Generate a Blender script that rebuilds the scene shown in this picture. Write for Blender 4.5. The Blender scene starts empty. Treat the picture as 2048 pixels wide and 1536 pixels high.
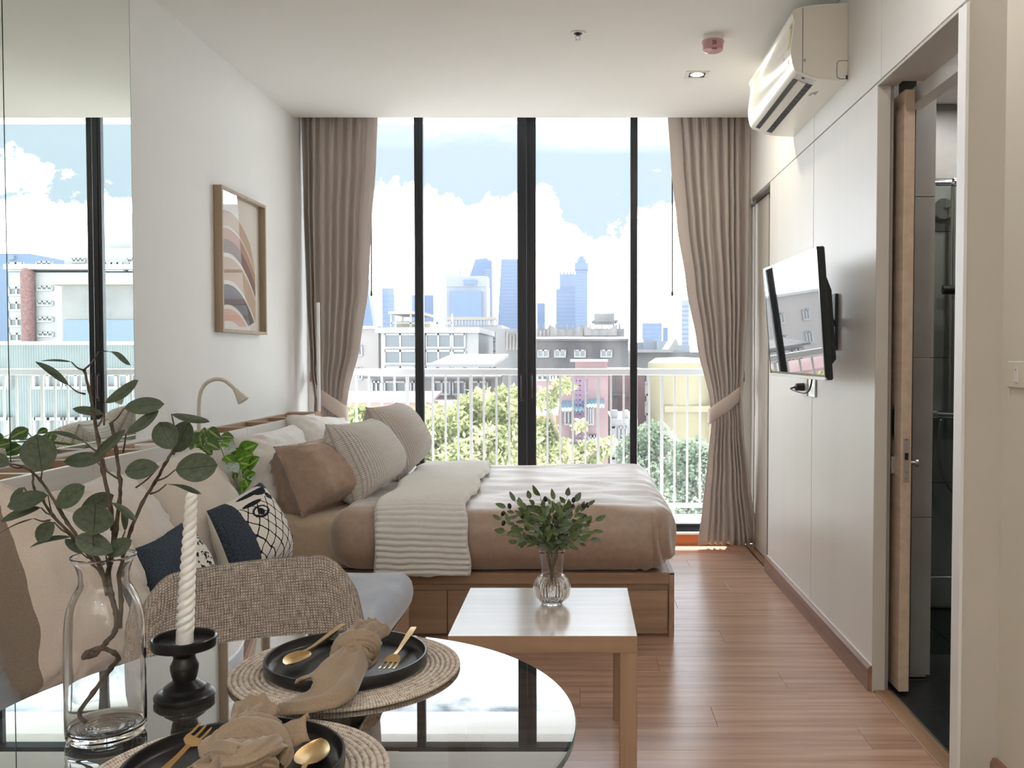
import bpy, bmesh, math, random
import numpy as np
from mathutils import Vector, Matrix, Euler, noise as mnoise

random.seed(7)
rng = np.random.default_rng(7)
S = bpy.context.scene
COL = S.collection
PI = math.pi
R = math.radians

# ------------------------------------------------------------------ camera
CAM_H, FPX, CX, CY = 1.26, 1820.0, 1160.0, 768.0
TH = math.atan(55 / FPX)
cd = bpy.data.cameras.new('camera')
cam = bpy.data.objects.new('camera', cd)
COL.objects.link(cam)
cam.location = (0, 0, CAM_H)
cam.rotation_euler = (PI / 2 - TH, 0, 0)
cd.sensor_width = 36.0
cd.lens = FPX / 2048 * 36.0
cd.shift_x = -(CX - 1024) / 2048
cd.clip_start, cd.clip_end = 0.05, 4000
S.camera = cam

# ------------------------------------------------------------------ view
S.view_settings.view_transform = 'Standard'
S.view_settings.look = 'None'
S.view_settings.exposure = 0.42
S.view_settings.gamma = 1.0
S.view_settings.use_curve_mapping = False

# ------------------------------------------------------------------ world: hazy daylight sky with cumulus
W = bpy.data.worlds.new('sky')
S.world = W
W.use_nodes = True
nt = W.node_tree
nt.nodes.clear()
def N(t, kind, **kw):
    n = t.nodes.new(kind)
    for k, v in kw.items():
        setattr(n, k, v)
    return n
def L(t, a, b):
    t.links.new(a, b)
def math_node(t, op, a, b=None, c=None, clamp=False):
    n = t.nodes.new('ShaderNodeMath')
    n.operation = op
    n.use_clamp = clamp
    for i, x in enumerate((a, b, c)):
        if x is None:
            continue
        if isinstance(x, (int, float)):
            n.inputs[i].default_value = x
        else:
            t.links.new(x, n.inputs[i])
    return n.outputs[0]
def ramp(t, fac, stops, interp='LINEAR'):
    n = t.nodes.new('ShaderNodeValToRGB')
    n.color_ramp.interpolation = interp
    els = n.color_ramp.elements
    while len(els) < len(stops):
        els.new(0.5)
    for e, (p, c) in zip(els, stops):
        e.position = p
        e.color = (c[0], c[1], c[2], 1) if not isinstance(c, (int, float)) else (c, c, c, 1)
    t.links.new(fac, n.inputs[0])
    return n.outputs[0]
def noise_tex(t, vec, scale, detail=4, rough=0.55, dist=0.0):
    n = t.nodes.new('ShaderNodeTexNoise')
    n.inputs['Scale'].default_value = scale
    n.inputs['Detail'].default_value = detail
    n.inputs['Roughness'].default_value = rough
    n.inputs['Distortion'].default_value = dist
    if vec is not None:
        t.links.new(vec, n.inputs['Vector'])
    return n
SKY_CLOUD, SKY_BLUE = 8.0, 0.80
tc = N(nt, 'ShaderNodeTexCoord')
sep = N(nt, 'ShaderNodeSeparateXYZ')
L(nt, tc.outputs['Generated'], sep.inputs[0])
z = sep.outputs['Z']
n1 = noise_tex(nt, tc.outputs['Generated'], 11.0, 7, 0.58).outputs['Fac']
mp = N(nt, 'ShaderNodeMapping')
mp.inputs['Scale'].default_value = (3.2, 3.2, 9.0)
mp.inputs['Location'].default_value = (0.35, 0.2, 0.0)
L(nt, tc.outputs['Generated'], mp.inputs[0])
n2 = noise_tex(nt, mp.outputs[0], 1.6, 6, 0.6, 0.3).outputs['Fac']
# a bank of cumulus up to about 10 degrees, broken wisps above it
topz = math_node(nt, 'MULTIPLY_ADD', n1, 0.34, -0.005)            # cloud-top height, varies with direction
bank = math_node(nt, 'MULTIPLY', math_node(nt, 'SUBTRACT', topz, z), 28.0, clamp=True)
wisp = math_node(nt, 'MULTIPLY', math_node(nt, 'SUBTRACT', n2, 0.40), 2.2, clamp=True)
high = math_node(nt, 'MULTIPLY', math_node(nt, 'SUBTRACT', z, 0.215), 7.0, clamp=True)
wisp2 = math_node(nt, 'MULTIPLY', wisp, high)
cl = math_node(nt, 'MAXIMUM', bank, wisp2)
shade = ramp(nt, n1, [(0.3, (0.86, 0.92, 1.0)), (0.55, (0.93, 0.97, 1.0))])
blue = ramp(nt, z, [(0.0, (0.80, 0.90, 1.0)), (0.12, (0.69, 0.85, 1.0)), (0.3, (0.70, 0.86, 1.0)), (0.7, (0.55, 0.78, 1.0))])
cm = N(nt, 'ShaderNodeMix', data_type='RGBA')
vb = N(nt, 'ShaderNodeVectorMath', operation='SCALE')
L(nt, blue, vb.inputs[0]); vb.inputs['Scale'].default_value = SKY_BLUE
vc = N(nt, 'ShaderNodeVectorMath', operation='SCALE')
L(nt, shade, vc.inputs[0]); vc.inputs['Scale'].default_value = SKY_CLOUD
L(nt, cl, cm.inputs[0])
L(nt, vb.outputs[0], cm.inputs[6])
L(nt, vc.outputs[0], cm.inputs[7])
bg = N(nt, 'ShaderNodeBackground')
L(nt, cm.outputs[2], bg.inputs['Color'])
bg.inputs['Strength'].default_value = 1.0
wo = N(nt, 'ShaderNodeOutputWorld')
L(nt, bg.outputs[0], wo.inputs[0])

# ------------------------------------------------------------------ sun: high noon sun in front of the window, it only reaches the balcony and the sill
sd = bpy.data.lights.new('sun', 'SUN')
sd.energy = 13.0
sd.angle = R(1.5)
sd.color = (1.0, 0.97, 0.92)
sun = bpy.data.objects.new('sun', sd)
COL.objects.link(sun)
sun.rotation_euler = (R(-25.2), 0, R(-9))

# ------------------------------------------------------------------ the flat's own ceiling lamps, and two unseen uplights added to brighten the ceiling
def lamp(name, x, y, zz, size, watts, col=(1.0, 0.985, 0.96)):
    d = bpy.data.lights.new(name, 'AREA')
    d.shape = 'DISK'
    d.size = size
    d.energy = watts
    d.color = col
    o = bpy.data.objects.new(name, d)
    COL.objects.link(o)
    o.location = (x, y, zz)
    return o
LAMP_W = 4.0
up_ = lamp('fill_uplight', -.6, -2.0, 1.95, .28, 19.0, (1.0, .99, .97)); up_.rotation_euler = (PI, 0, 0)  # unseen fill aimed upwards, added to lighten the ceiling
up_ = lamp('fill_uplight', .7, -2.0, 1.95, .28, 19.0, (1.0, .99, .97)); up_.rotation_euler = (PI, 0, 0)
for lx, ly in ((0.63, 2.55), (0.63, 0.2), (-0.75, 0.2), (0.3, -1.5), (-1.0, -1.5)):
    lamp('ceiling_lamp_light', lx, ly, 2.745, 0.09, LAMP_W)

# ------------------------------------------------------------------ geometry helpers
def px_y(px, py, Y):
    """world point seen at pixel (px,py) at depth Y: used to read sizes off the photograph"""
    x = (px - CX) / FPX
    y = -(py - CY) / FPX
    dy = math.cos(TH) + y * math.sin(TH)
    dz = -math.sin(TH) + y * math.cos(TH)
    t = Y / dy
    return Vector((x * t, Y, CAM_H + dz * t))
def px_z(px, py, Z):
    x = (px - CX) / FPX
    y = -(py - CY) / FPX
    dy = math.cos(TH) + y * math.sin(TH)
    dz = -math.sin(TH) + y * math.cos(TH)
    t = (Z - CAM_H) / dz
    return Vector((x * t, dy * t, Z))

def wloc(o):
    v = Vector((0, 0, 0))
    while o is not None:
        v = v + o.location
        o = o.parent
    return v

class G:
    def __init__(s):
        s.v, s.f, s.m = [], [], []
    def add(s, vs, fs, mi=0):
        o = len(s.v)
        s.v.extend([tuple(p) for p in vs])
        for f in fs:
            s.f.append(tuple(i + o for i in f))
            s.m.append(mi)
        return s
    def box(s, x0, x1, y0, y1, z0, z1, b=0.0, mi=0):
        if x0 > x1: x0, x1 = x1, x0
        if y0 > y1: y0, y1 = y1, y0
        if z0 > z1: z0, z1 = z1, z0
        b = min(b, (x1 - x0) * .45, (y1 - y0) * .45, (z1 - z0) * .45)
        if b <= 0:
            vs = [(x, y, z) for x in (x0, x1) for y in (y0, y1) for z in (z0, z1)]
            s.add(vs, [(0, 1, 3, 2), (4, 6, 7, 5), (0, 4, 5, 1), (2, 3, 7, 6), (0, 2, 6, 4), (1, 5, 7, 3)], mi)
            return s
        X, Y, Z = (x0, x1), (y0, y1), (z0, z1)
        sg = (1, -1)
        vs, ix = [], {}
        for i in (0, 1):
            for j in (0, 1):
                for k in (0, 1):
                    for a in range(3):
                        p = [X[i] + sg[i] * b, Y[j] + sg[j] * b, Z[k] + sg[k] * b]
                        p[a] = (X[i], Y[j], Z[k])[a]
                        ix[i, j, k, a] = len(vs)
                        vs.append(p)
        q = ((0, 0), (0, 1), (1, 1), (1, 0))
        fs = []
        for i in (0, 1):
            fs.append([ix[i, a, c, 0] for a, c in q])
            fs.append([ix[a, i, c, 1] for a, c in q])
            fs.append([ix[a, c, i, 2] for a, c in q])
        for i in (0, 1):
            for j in (0, 1):
                fs.append([ix[i, j, 0, 0], ix[i, j, 1, 0], ix[i, j, 1, 1], ix[i, j, 0, 1]])
                fs.append([ix[i, 0, j, 0], ix[i, 1, j, 0], ix[i, 1, j, 2], ix[i, 0, j, 2]])
                fs.append([ix[0, i, j, 1], ix[1, i, j, 1], ix[1, i, j, 2], ix[0, i, j, 2]])
                for k in (0, 1):
                    fs.append([ix[i, j, k, 0], ix[i, j, k, 1], ix[i, j, k, 2]])
        s.add(vs, fs, mi)
        return s
    def prism(s, poly, axis, a0, a1, mi=0):
        """polygon (2-D, in the two other axes) extruded along axis 0/1/2"""
        n = len(poly)
        def P(p, a):
            if axis == 0: return (a, p[0], p[1])
            if axis == 1: return (p[0], a, p[1])
            return (p[0], p[1], a)
        vs = [P(p, a0) for p in poly] + [P(p, a1) for p in poly]
        fs = [tuple(range(n)), tuple(range(2 * n - 1, n - 1, -1))]
        fs += [(i, (i + 1) % n, n + (i + 1) % n, n + i) for i in range(n)]
        s.add(vs, fs, mi)
        return s
    def tube(s, pts, r, n=8, mi=0, cap=True):
        pts = [Vector(p) for p in pts]
        k = len(pts)
        rs = [r] * k if isinstance(r, (int, float)) else list(r)
        T = [(pts[min(i + 1, k - 1)] - pts[max(i - 1, 0)]).normalized() for i in range(k)]
        up = Vector((0, 0, 1)) if abs(T[0].z) < 0.9 else Vector((1, 0, 0))
        u = (up - T[0] * up.dot(T[0])).normalized()
        vs, fs = [], []
        for i in range(k):
            u = (u - T[i] * u.dot(T[i])).normalized()
            w = T[i].cross(u)
            for j in range(n):
                a = 2 * PI * j / n
                vs.append(pts[i] + (u * math.cos(a) + w * math.sin(a)) * rs[i])
        for i in range(k - 1):
            for j in range(n):
                fs.append((i * n + j, i * n + (j + 1) % n, (i + 1) * n + (j + 1) % n, (i + 1) * n + j))
        if cap:
            fs.append(tuple(range(n - 1, -1, -1)))
            fs.append(tuple((k - 1) * n + j for j in range(n)))
        s.add(vs, fs, mi)
        return s
    def lathe(s, prof, c=(0, 0, 0), n=32, mi=0, closed=False, fn=None):
        """profile [(r,z)] spun round z; ends with r=0 become poles; closed joins last to first"""
        vs, rows = [], []
        for k, (r, z) in enumerate(prof):
            if r <= 1e-6:
                rows.append([len(vs)])
                vs.append((c[0], c[1], c[2] + z))
            else:
                row = []
                for j in range(n):
                    a = 2 * PI * j / n
                    rr = r * (fn(k, a) if fn else 1.0)
                    row.append(len(vs))
                    vs.append((c[0] + rr * math.cos(a), c[1] + rr * math.sin(a), c[2] + z))
                rows.append(row)
        fs = []
        pr = list(zip(rows[:-1], rows[1:]))
        if closed:
            pr.append((rows[-1], rows[0]))
        for A, B in pr:
            if len(A) == 1 and len(B) == 1:
                continue
            for j in range(n):
                j2 = (j + 1) % n
                if len(A) == 1: fs.append((A[0], B[j2], B[j]))
                elif len(B) == 1: fs.append((A[j], A[j2], B[0]))
                else: fs.append((A[j], A[j2], B[j2], B[j]))
        s.add(vs, fs, mi)
        return s
    def grid(s, fn, nu, nv, wu=False, wv=False, mi=0):
        vs = [fn(i / (nu if wu else nu - 1), j / (nv if wv else nv - 1)) for i in range(nu) for j in range(nv)]
        fs = []
        for i in range(nu if wu else nu - 1):
            for j in range(nv if wv else nv - 1):
                i2, j2 = (i + 1) % nu, (j + 1) % nv
                fs.append((i * nv + j, i2 * nv + j, i2 * nv + j2, i * nv + j2))
        s.add(vs, fs, mi)
        return s
    def rbox(s, c, h, r, n=(10, 10, 4), fn=None, mi=0):
        """rounded box: centre, half sizes, corner radius, segments per axis; fn(p, nrm) -> p displaces"""
        key, vs, fs = {}, [], []
        def vid(p):
            k = (round(p[0], 6), round(p[1], 6), round(p[2], 6))
            if k not in key:
                key[k] = len(vs)
                vs.append(p)
            return key[k]
        rr = [min(r, x * .999) for x in h]
        def sample(a, m):
            # denser towards the ends, so the rounding is smooth
            e = rr[a] / h[a] * 0.5
            t = []
            ne = max(2, m // 4)
            for i in range(ne): t.append(e * i / ne)
            for i in range(m - 2 * ne + 1): t.append(e + (1 - 2 * e) * i / max(1, (m - 2 * ne)))
            for i in range(ne): t.append(1 - e + e * (i + 1) / ne)
            return [(x * 2 - 1) * h[a] for x in t]
        A = [sample(a, n[a]) for a in range(3)]
        for ax in range(3):
            u, w = (ax + 1) % 3, (ax + 2) % 3
            for sgn in (-1, 1):
                for i in range(len(A[u]) - 1):
                    for j in range(len(A[w]) - 1):
                        q = []
                        for di, dj in ((0, 0), (1, 0), (1, 1), (0, 1)):
                            p = [0, 0, 0]
                            p[ax] = sgn * h[ax]; p[u] = A[u][i + di]; p[w] = A[w][j + dj]
                            q.append(vid(tuple(p)))
                        if sgn < 0: q.reverse()
                        fs.append(q)
        out = []
        for p in vs:
            q = [max(-(h[a] - rr[a]), min(h[a] - rr[a], p[a])) for a in range(3)]
            d = Vector([(p[a] - q[a]) / rr[a] for a in range(3)])
            nr = d.normalized() if d.length > 1e-9 else Vector((0, 0, 1))
            P = Vector([q[a] + rr[a] * nr[a] + c[a] for a in range(3)])
            if fn: P = fn(P, nr)
            out.append(P)
        s.add(out, fs, mi)
        return s
    def build(s, name, mats, parent=None, world=True, smooth=None, loc=None, kind=None, fix=True):
        off = wloc(parent) if (parent is not None and world) else Vector((0, 0, 0))
        if loc is not None:
            off = Vector(loc) if world else Vector((0, 0, 0))
        me = bpy.data.meshes.new(name)
        V = np.array(s.v, dtype=np.float64)
        if off.length > 0:
            V = V - np.array(off)
        me.from_pydata(V.tolist(), [], s.f)
        if not isinstance(mats, (list, tuple)):
            mats = [mats]
        for m in mats:
            me.materials.append(m)
        if len(mats) > 1:
            me.polygons.foreach_set('material_index', s.m)
        if fix:
            bm = bmesh.new(); bm.from_mesh(me)
            bmesh.ops.recalc_face_normals(bm, faces=bm.faces)
            bm.to_mesh(me); bm.free()
        if smooth is not None:
            me.polygons.foreach_set('use_smooth', [True] * len(me.polygons))
            if smooth < 180:
                me.set_sharp_from_angle(angle=R(smooth))
        me.update()
        o = bpy.data.objects.new(name, me)
        COL.objects.link(o)
        if loc is not None:
            o.location = loc
        if parent is not None:
            o.parent = parent
        if kind: o['kind'] = kind
        return o

def thing(name, label, cat, loc=(0, 0, 0), group=None, rot=None):
    o = bpy.data.objects.new(name, None)
    o.empty_display_size = 0.05
    COL.objects.link(o)
    o.location = loc
    if rot: o.rotation_euler = rot
    o['label'] = label; o['category'] = cat
    if group: o['group'] = group
    return o
def tag(o, label, cat, group=None):
    o['label'] = label; o['category'] = cat
    if group: o['group'] = group
    return o
def struct(o):
    o['kind'] = 'structure'
    return o
def dup(o, parent=None):
    c = o.copy()
    COL.objects.link(c)
    if parent is not None: c.parent = parent
    for ch in list(o.children):
        dup(ch, c)
    return c
def inst(o, loc, parent=None, rot=None, scale=None):
    """a copy of one mesh object (shared mesh), no children"""
    c = o.copy(); COL.objects.link(c)
    c.location = loc
    if parent is not None: c.parent = parent
    if rot is not None: c.rotation_euler = rot
    if scale is not None: c.scale = scale
    return c
def frame_from(normal, up):
    n = Vector(normal).normalized()
    u = Vector(up); u = (u - n * u.dot(n)).normalized()
    r = u.cross(n)
    return Matrix((r, u, n)).transposed()       # local X right, Y up, Z normal
def smooth_path(pts, k=6):
    P = [Vector(p) for p in pts]
    out = []
    for i in range(len(P) - 1):
        a, b = P[i], P[i + 1]
        m0 = (P[i + 1] - P[i - 1]) * .5 if i > 0 else (b - a)
        m1 = (P[i + 2] - P[i]) * .5 if i + 2 < len(P) else (b - a)
        for j in range(k):
            t = j / k; t2, t3 = t * t, t * t * t
            out.append(a * (2 * t3 - 3 * t2 + 1) + m0 * (t3 - 2 * t2 + t) + b * (-2 * t3 + 3 * t2) + m1 * (t3 - t2))
    out.append(P[-1])
    return out
def lerp_table(tab, x):
    if x <= tab[0][0]: return tab[0][1]
    for (a, p), (b, q) in zip(tab, tab[1:]):
        if x <= b:
            t = (x - a) / (b - a); t = t * t * (3 - 2 * t) * .5 + t * .5
            return p + (q - p) * t
    return tab[-1][1]
def fnoise(x, y, z=0.0):
    return mnoise.noise(Vector((x, y, z)))

# ------------------------------------------------------------------ material helpers
MATS = {}
def srgb(r, g, b):
    def f(c):
        return c / 12.92 if c <= 0.04045 else ((c + 0.055) / 1.055) ** 2.4
    return (f(r), f(g), f(b))
def pmat(name, col, rough=0.6, metal=0.0, spec=0.5, **kw):
    m = bpy.data.materials.new(name)
    m.use_nodes = True
    b = m.node_tree.nodes['Principled BSDF']
    b.inputs['Base Color'].default_value = (*col, 1)
    b.inputs['Roughness'].default_value = rough
    b.inputs['Metallic'].default_value = metal
    b.inputs['Specular IOR Level'].default_value = spec
    for k, v in kw.items():
        b.inputs[k].default_value = v
    MATS[name] = m
    return m
def bsdf(m): return m.node_tree.nodes['Principled BSDF']
def coords(t, scale=(1, 1, 1), out='Object', rot=(0, 0, 0)):
    a = t.nodes.new('ShaderNodeTexCoord'); b = t.nodes.new('ShaderNodeMapping')
    b.inputs['Scale'].default_value = scale
    b.inputs['Rotation'].default_value = rot
    t.links.new(a.outputs[out], b.inputs[0])
    return b.outputs[0]
def bump(m, height, strength=0.3, dist=0.01):
    t = m.node_tree
    n = t.nodes.new('ShaderNodeBump')
    n.inputs['Strength'].default_value = strength
    n.inputs['Distance'].default_value = dist
    t.links.new(height, n.inputs['Height'])
    t.links.new(n.outputs[0], bsdf(m).inputs['Normal'])
def vary(m, c1, c2, scale=(1, 1, 1), sc=3.0, detail=4, lo=0.35, hi=0.65, bstr=0.0, bdist=0.002, rot=(0, 0, 0), ob=False):
    """two-tone noise colour with the same noise as fine relief"""
    t = m.node_tree
    v = coords(t, scale, rot=rot)
    if ob:
        oi = t.nodes.new('ShaderNodeObjectInfo')
        ad = t.nodes.new('ShaderNodeVectorMath'); ad.operation = 'ADD'
        ml = t.nodes.new('ShaderNodeVectorMath'); ml.operation = 'SCALE'
        cb = t.nodes.new('ShaderNodeCombineXYZ')
        for i in range(3): t.links.new(oi.outputs['Random'], cb.inputs[i])
        t.links.new(cb.outputs[0], ml.inputs[0]); ml.inputs['Scale'].default_value = 40.0
        t.links.new(v, ad.inputs[0]); t.links.new(ml.outputs[0], ad.inputs[1])
        v = ad.outputs[0]
    n = noise_tex(t, v, sc, detail)
    c = ramp(t, n.outputs['Fac'], [(lo, c1), (hi, c2)])
    if ob:
        hv = t.nodes.new('ShaderNodeHueSaturation')
        t.links.new(c, hv.inputs['Color'])
        t.links.new(math_node(t, 'MULTIPLY_ADD', oi.outputs['Random'], 0.07, 0.965), hv.inputs['Value'])
        c = hv.outputs[0]
    t.links.new(c, bsdf(m).inputs['Base Color'])
    if bstr: bump(m, n.outputs['Fac'], bstr, bdist)
    return m
def wood(name, c1, c2, axis=0, rough=0.45, sc=14.0, ob=False, bstr=0.08, spec=0.5):
    m = pmat(name, c1, rough, spec=spec)
    k = [1.0, 1.0, 1.0]; k[axis] = 0.045
    return vary(m, c1, c2, tuple(k), sc * 4, 6, 0.32, 0.68, bstr, 0.001, ob=ob)
def sheet_glass(name, tint=(1, 1, 1), ior=1.5, gain=1.0, rough=0.0):
    """thin flat glass: straight transmission plus mirror reflection by Fresnel"""
    m = bpy.data.materials.new(name); m.use_nodes = True
    t = m.node_tree; t.nodes.clear()
    o = t.nodes.new('ShaderNodeOutputMaterial')
    a = t.nodes.new('ShaderNodeBsdfTransparent'); a.inputs[0].default_value = (*tint, 1)
    g = t.nodes.new('ShaderNodeBsdfGlossy'); g.inputs['Roughness'].default_value = rough
    mx = t.nodes.new('ShaderNodeMixShader')
    ge = t.nodes.new('ShaderNodeNewGeometry')
    vm = t.nodes.new('ShaderNodeVectorMath'); vm.operation = 'DOT_PRODUCT'
    t.links.new(ge.outputs['Normal'], vm.inputs[0]); t.links.new(ge.outputs['Incoming'], vm.inputs[1])
    ca = math_node(t, 'ABSOLUTE', vm.outputs['Value'])
    r0 = ((ior - 1) / (ior + 1)) ** 2
    sch = math_node(t, 'MULTIPLY_ADD', math_node(t, 'POWER', math_node(t, 'SUBTRACT', 1.0, ca, clamp=True), 5.0), 1 - r0, r0)
    fac = math_node(t, 'MULTIPLY', sch, gain, clamp=True)
    t.links.new(fac, mx.inputs[0]); t.links.new(a.outputs[0], mx.inputs[1]); t.links.new(g.outputs[0], mx.inputs[2])
    t.links.new(mx.outputs[0], o.inputs[0])
    MATS[name] = m
    return m
def emit(name, col, strength):
    m = pmat(name, col, 0.5)
    b = bsdf(m)
    b.inputs['Emission Color'].default_value = (*col, 1)
    b.inputs['Emission Strength'].default_value = strength
    return m
# ================================================================== materials of the room
m_wall = vary(pmat('wall_paint', (.8, .8, .78), 0.75, spec=0.25), (.78, .78, .765), (.81, .81, .795), sc=1.5)
m_ceil = pmat('ceiling_paint', (.86, .85, .82), 0.85, spec=0.2)
m_cream = pmat('cream_paint', (.78, .74, .65), 0.7, spec=0.25)
m_panel = vary(pmat('panel_laminate', (.8, .78, .74), 0.38, spec=0.4), (.79, .775, .74), (.82, .80, .765), (1, 1, .05), 5)
m_reveal = pmat('reveal_laminate', (.60, .56, .51), 0.5)  # colour lowered to carry the shade on faces turned from the window
m_trimwhite = pmat('white_trim', (.82, .82, .81), 0.45)
m_floor = wood('floor_laminate', srgb(.66, .51, .43), srgb(.80, .66, .575), 0, 0.26, 7.5, ob=True, bstr=0.10, spec=0.8)
m_joint = pmat('floor_joint', srgb(.50, .39, .33), 0.8)
m_basewood = wood('baseboard_wood', srgb(.50, .36, .28), srgb(.64, .50, .42), 1, 0.45, 5)
m_stepwood = wood('step_wood', srgb(.66, .36, .18), srgb(.78, .48, .28), 0, 0.45, 4)
m_threshold = wood('threshold_wood', srgb(.55, .42, .32), srgb(.68, .54, .42), 1, 0.45, 5)
m_dooroak = wood('door_oak', srgb(.79, .70, .61), srgb(.85, .765, .675), 1, 0.5, 9)
m_black = pmat('black_aluminium', srgb(.15, .16, .185), 0.38, 0.4)
m_seal = pmat('rubber_seal', (.01, .01, .01), 0.8)
m_steel = pmat('chrome', (.75, .75, .75), 0.18, 1.0)
m_satin = pmat('satin_steel', (.55, .54, .52), 0.35, 1.0)
m_white = pmat('white_plastic', (.82, .81, .78), 0.35)
m_dark = pmat('dark_plastic', (.015, .015, .016), 0.4)
m_windowglass = sheet_glass('window_glass', (.96, .975, .98), 1.45, 1.0)
def dusty(m, amount):
    # a film of dust on the outside of the pane scatters some daylight
    t = m.node_tree
    out = [n for n in t.nodes if n.type == 'OUTPUT_MATERIAL'][0]
    src = out.inputs[0].links[0].from_socket
    tr = t.nodes.new('ShaderNodeBsdfTranslucent'); tr.inputs[0].default_value = (.93, .95, 1, 1)
    n = noise_tex(t, coords(t), 60, 5, .7)
    f = ramp(t, n.outputs['Fac'], [(.40, amount * .7), (.62, amount), (.72, amount * 2.2)])
    mx = t.nodes.new('ShaderNodeMixShader')
    L(t, f, mx.inputs[0]); L(t, src, mx.inputs[1]); L(t, tr.outputs[0], mx.inputs[2]); L(t, mx.outputs[0], out.inputs[0])
dusty(m_windowglass, .026)
m_greytile = vary(pmat('grey_wall_tile', (.3, .29, .27), 0.45), (.30, .285, .265), (.35, .335, .315), sc=6)
lamp('bathroom_fill_light', 1.75, 3.3, 2.47, .12, 4.0)  # unseen fill lights added to lift the dark bathroom
lamp('bathroom_fill_light', 1.8, 4.15, 2.47, .10, 4.5)
m_darktile = vary(pmat('dark_floor_tile', (.02, .022, .022), 0.3), (.018, .02, .02), (.035, .037, .036), sc=30)
m_grout = pmat('grout', (.5, .48, .45), 0.9)
m_mirror = pmat('mirror_silver', (.87, .92, .87), 0.0, 1.0)
m_mirroredge = pmat('mirror_edge', (.04, .09, .07), 0.2)

CEIL = 2.77
XL, XR = -1.81, 1.10
YW = 6.12           # window plane
YB = -2.4           # wall behind the camera

# ------------------------------------------------------------------ floor of laminate planks
fl = struct(G().box(XL - .1, 1.5, YB, 6.1, -.06, -.006).build('floor', m_joint))
PW, PL = 0.182, 1.26
proto = {}
def plank(x0, x1, y0, y1):
    k = (round(x1 - x0, 3), round(y1 - y0, 3))
    loc = ((x0 + x1) / 2, (y0 + y1) / 2, 0)
    if k not in proto:
        w, d = (x1 - x0) / 2 - .0004, (y1 - y0) / 2 - .0004
        proto[k] = G().box(-w, w, -d, d, -.009, 0, .0008).build('plank', m_floor, fl, loc=loc, world=False)
    else:
        inst(proto[k], loc)
row = 0
y = YB
while y < 6.05:
    y1 = min(y + PW, 6.05)
    x = XL - (row * 0.47 % PL)
    xmax = 1.145 if y < 5.3 else 1.10
    while x < xmax:
        a, b = max(x, XL), min(x + PL, xmax)
        if b - a > .02: plank(a, b, y, y1)
        x += PL
    y = y1; row += 1

# ------------------------------------------------------------------ ceiling with a curtain pocket at the window
struct(G().box(XL - .1, 2.4, YB, 5.8, CEIL, CEIL + .22).build('ceiling', m_ceil))
struct(G().box(XL - .1, 2.4, 5.8, 6.4, CEIL + .135, CEIL + .22).build('ceiling_pocket', m_ceil))

# ------------------------------------------------------------------ walls
struct(G().box(XL - .2, XL, YB, 6.3, -.06, CEIL + .15).build('wall_left', m_wall))
struct(G().box(XL - .2, 2.4, YB - .1, YB, -.06, CEIL + .1).build('wall_front', m_cream))
struct(G().box(1.212, 1.32, YB, 2.625, -.06, CEIL + .1).build('wall_right_near', m_cream))
# block of wall between the near wall and the bathroom opening
struct(G().box(1.106, 1.32, 2.612, 2.66, 0, CEIL).build('wall_right_return', m_reveal))
m_gap = pmat('panel_gap', (.30, .28, .26), .8)
wr = struct(G().box(1.118, 1.16, 3.393, 5.3, 0, CEIL).box(1.118, 1.16, 2.66, 6.1, 2.262, CEIL).build('wall_right', m_gap))
SE = .0028
def wpanel(y0, y1, z0, z1):
    G().box(1.10, 1.119, y0 + SE, y1 - SE, z0 + SE, z1 - SE, .0012).build('panel', m_panel, wr)
for y0, y1, z0, z1 in ((3.393, 4.31, .0, 2.272), (4.31, 5.3, .0, 2.272), (2.612, 3.357, 2.272, CEIL), (3.357, 4.31, 2.272, CEIL),
                       (4.31, 5.3, 2.272, CEIL), (5.3, 6.1, 2.272, CEIL)):
    wpanel(y0, y1, z0, z1)
# trim strips round the bathroom opening
struct(G().box(1.0985, 1.146, 3.386, 3.394, 0, 2.262, .001).build('trim_1', m_reveal))
struct(G().box(1.094, 1.104, 2.606, 2.662, 0, 2.262, .001).build('trim_2', m_trimwhite))
struct(G().box(1.0985, 1.246, 2.66, 3.33, 2.258, 2.268).box(1.0985, 1.17, 3.33, 3.392, 2.258, 2.268).build('trim_3', m_reveal))
struct(G().box(1.245, 1.30, 2.66, 3.5, 2.20, 2.262).build('trim_4', m_trimwhite))
# baseboards
bb = G()
bb.prism([(1.118, 0), (1.083, 0), (1.083, .083), (1.092, .094), (1.118, .094)], 1, 3.393, 5.302)
struct(bb.build('baseboard_right', m_basewood))
struct(G().box(1.094, 1.10, 3.395, 5.30, .0935, .099).build('baseboard_cap', m_trimwhite))
struct(G().prism([(1.212, 0), (1.192, 0), (1.192, .08), (1.2, .094), (1.212, .094)], 1, YB, 2.612).build('baseboard_near', m_basewood))

# ------------------------------------------------------------------ window wall: step, head, side strips
struct(G().box(XL, XR, 6.05, 6.36, -.06, .07, .004).build('window_step', m_stepwood))
struct(G().box(XL, XR, 6.046, 6.36, .07, .084, .002).build('window_sill', m_trimwhite))
struct(G().box(XL - .2, XL + .05, 6.06, 6.36, 0, CEIL + .12).build('wall_back_side', m_wall))
struct(G().box(1.05, 2.4, 6.10, 6.36, 0, CEIL + .12).build('wall_back_end', m_wall))

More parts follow.
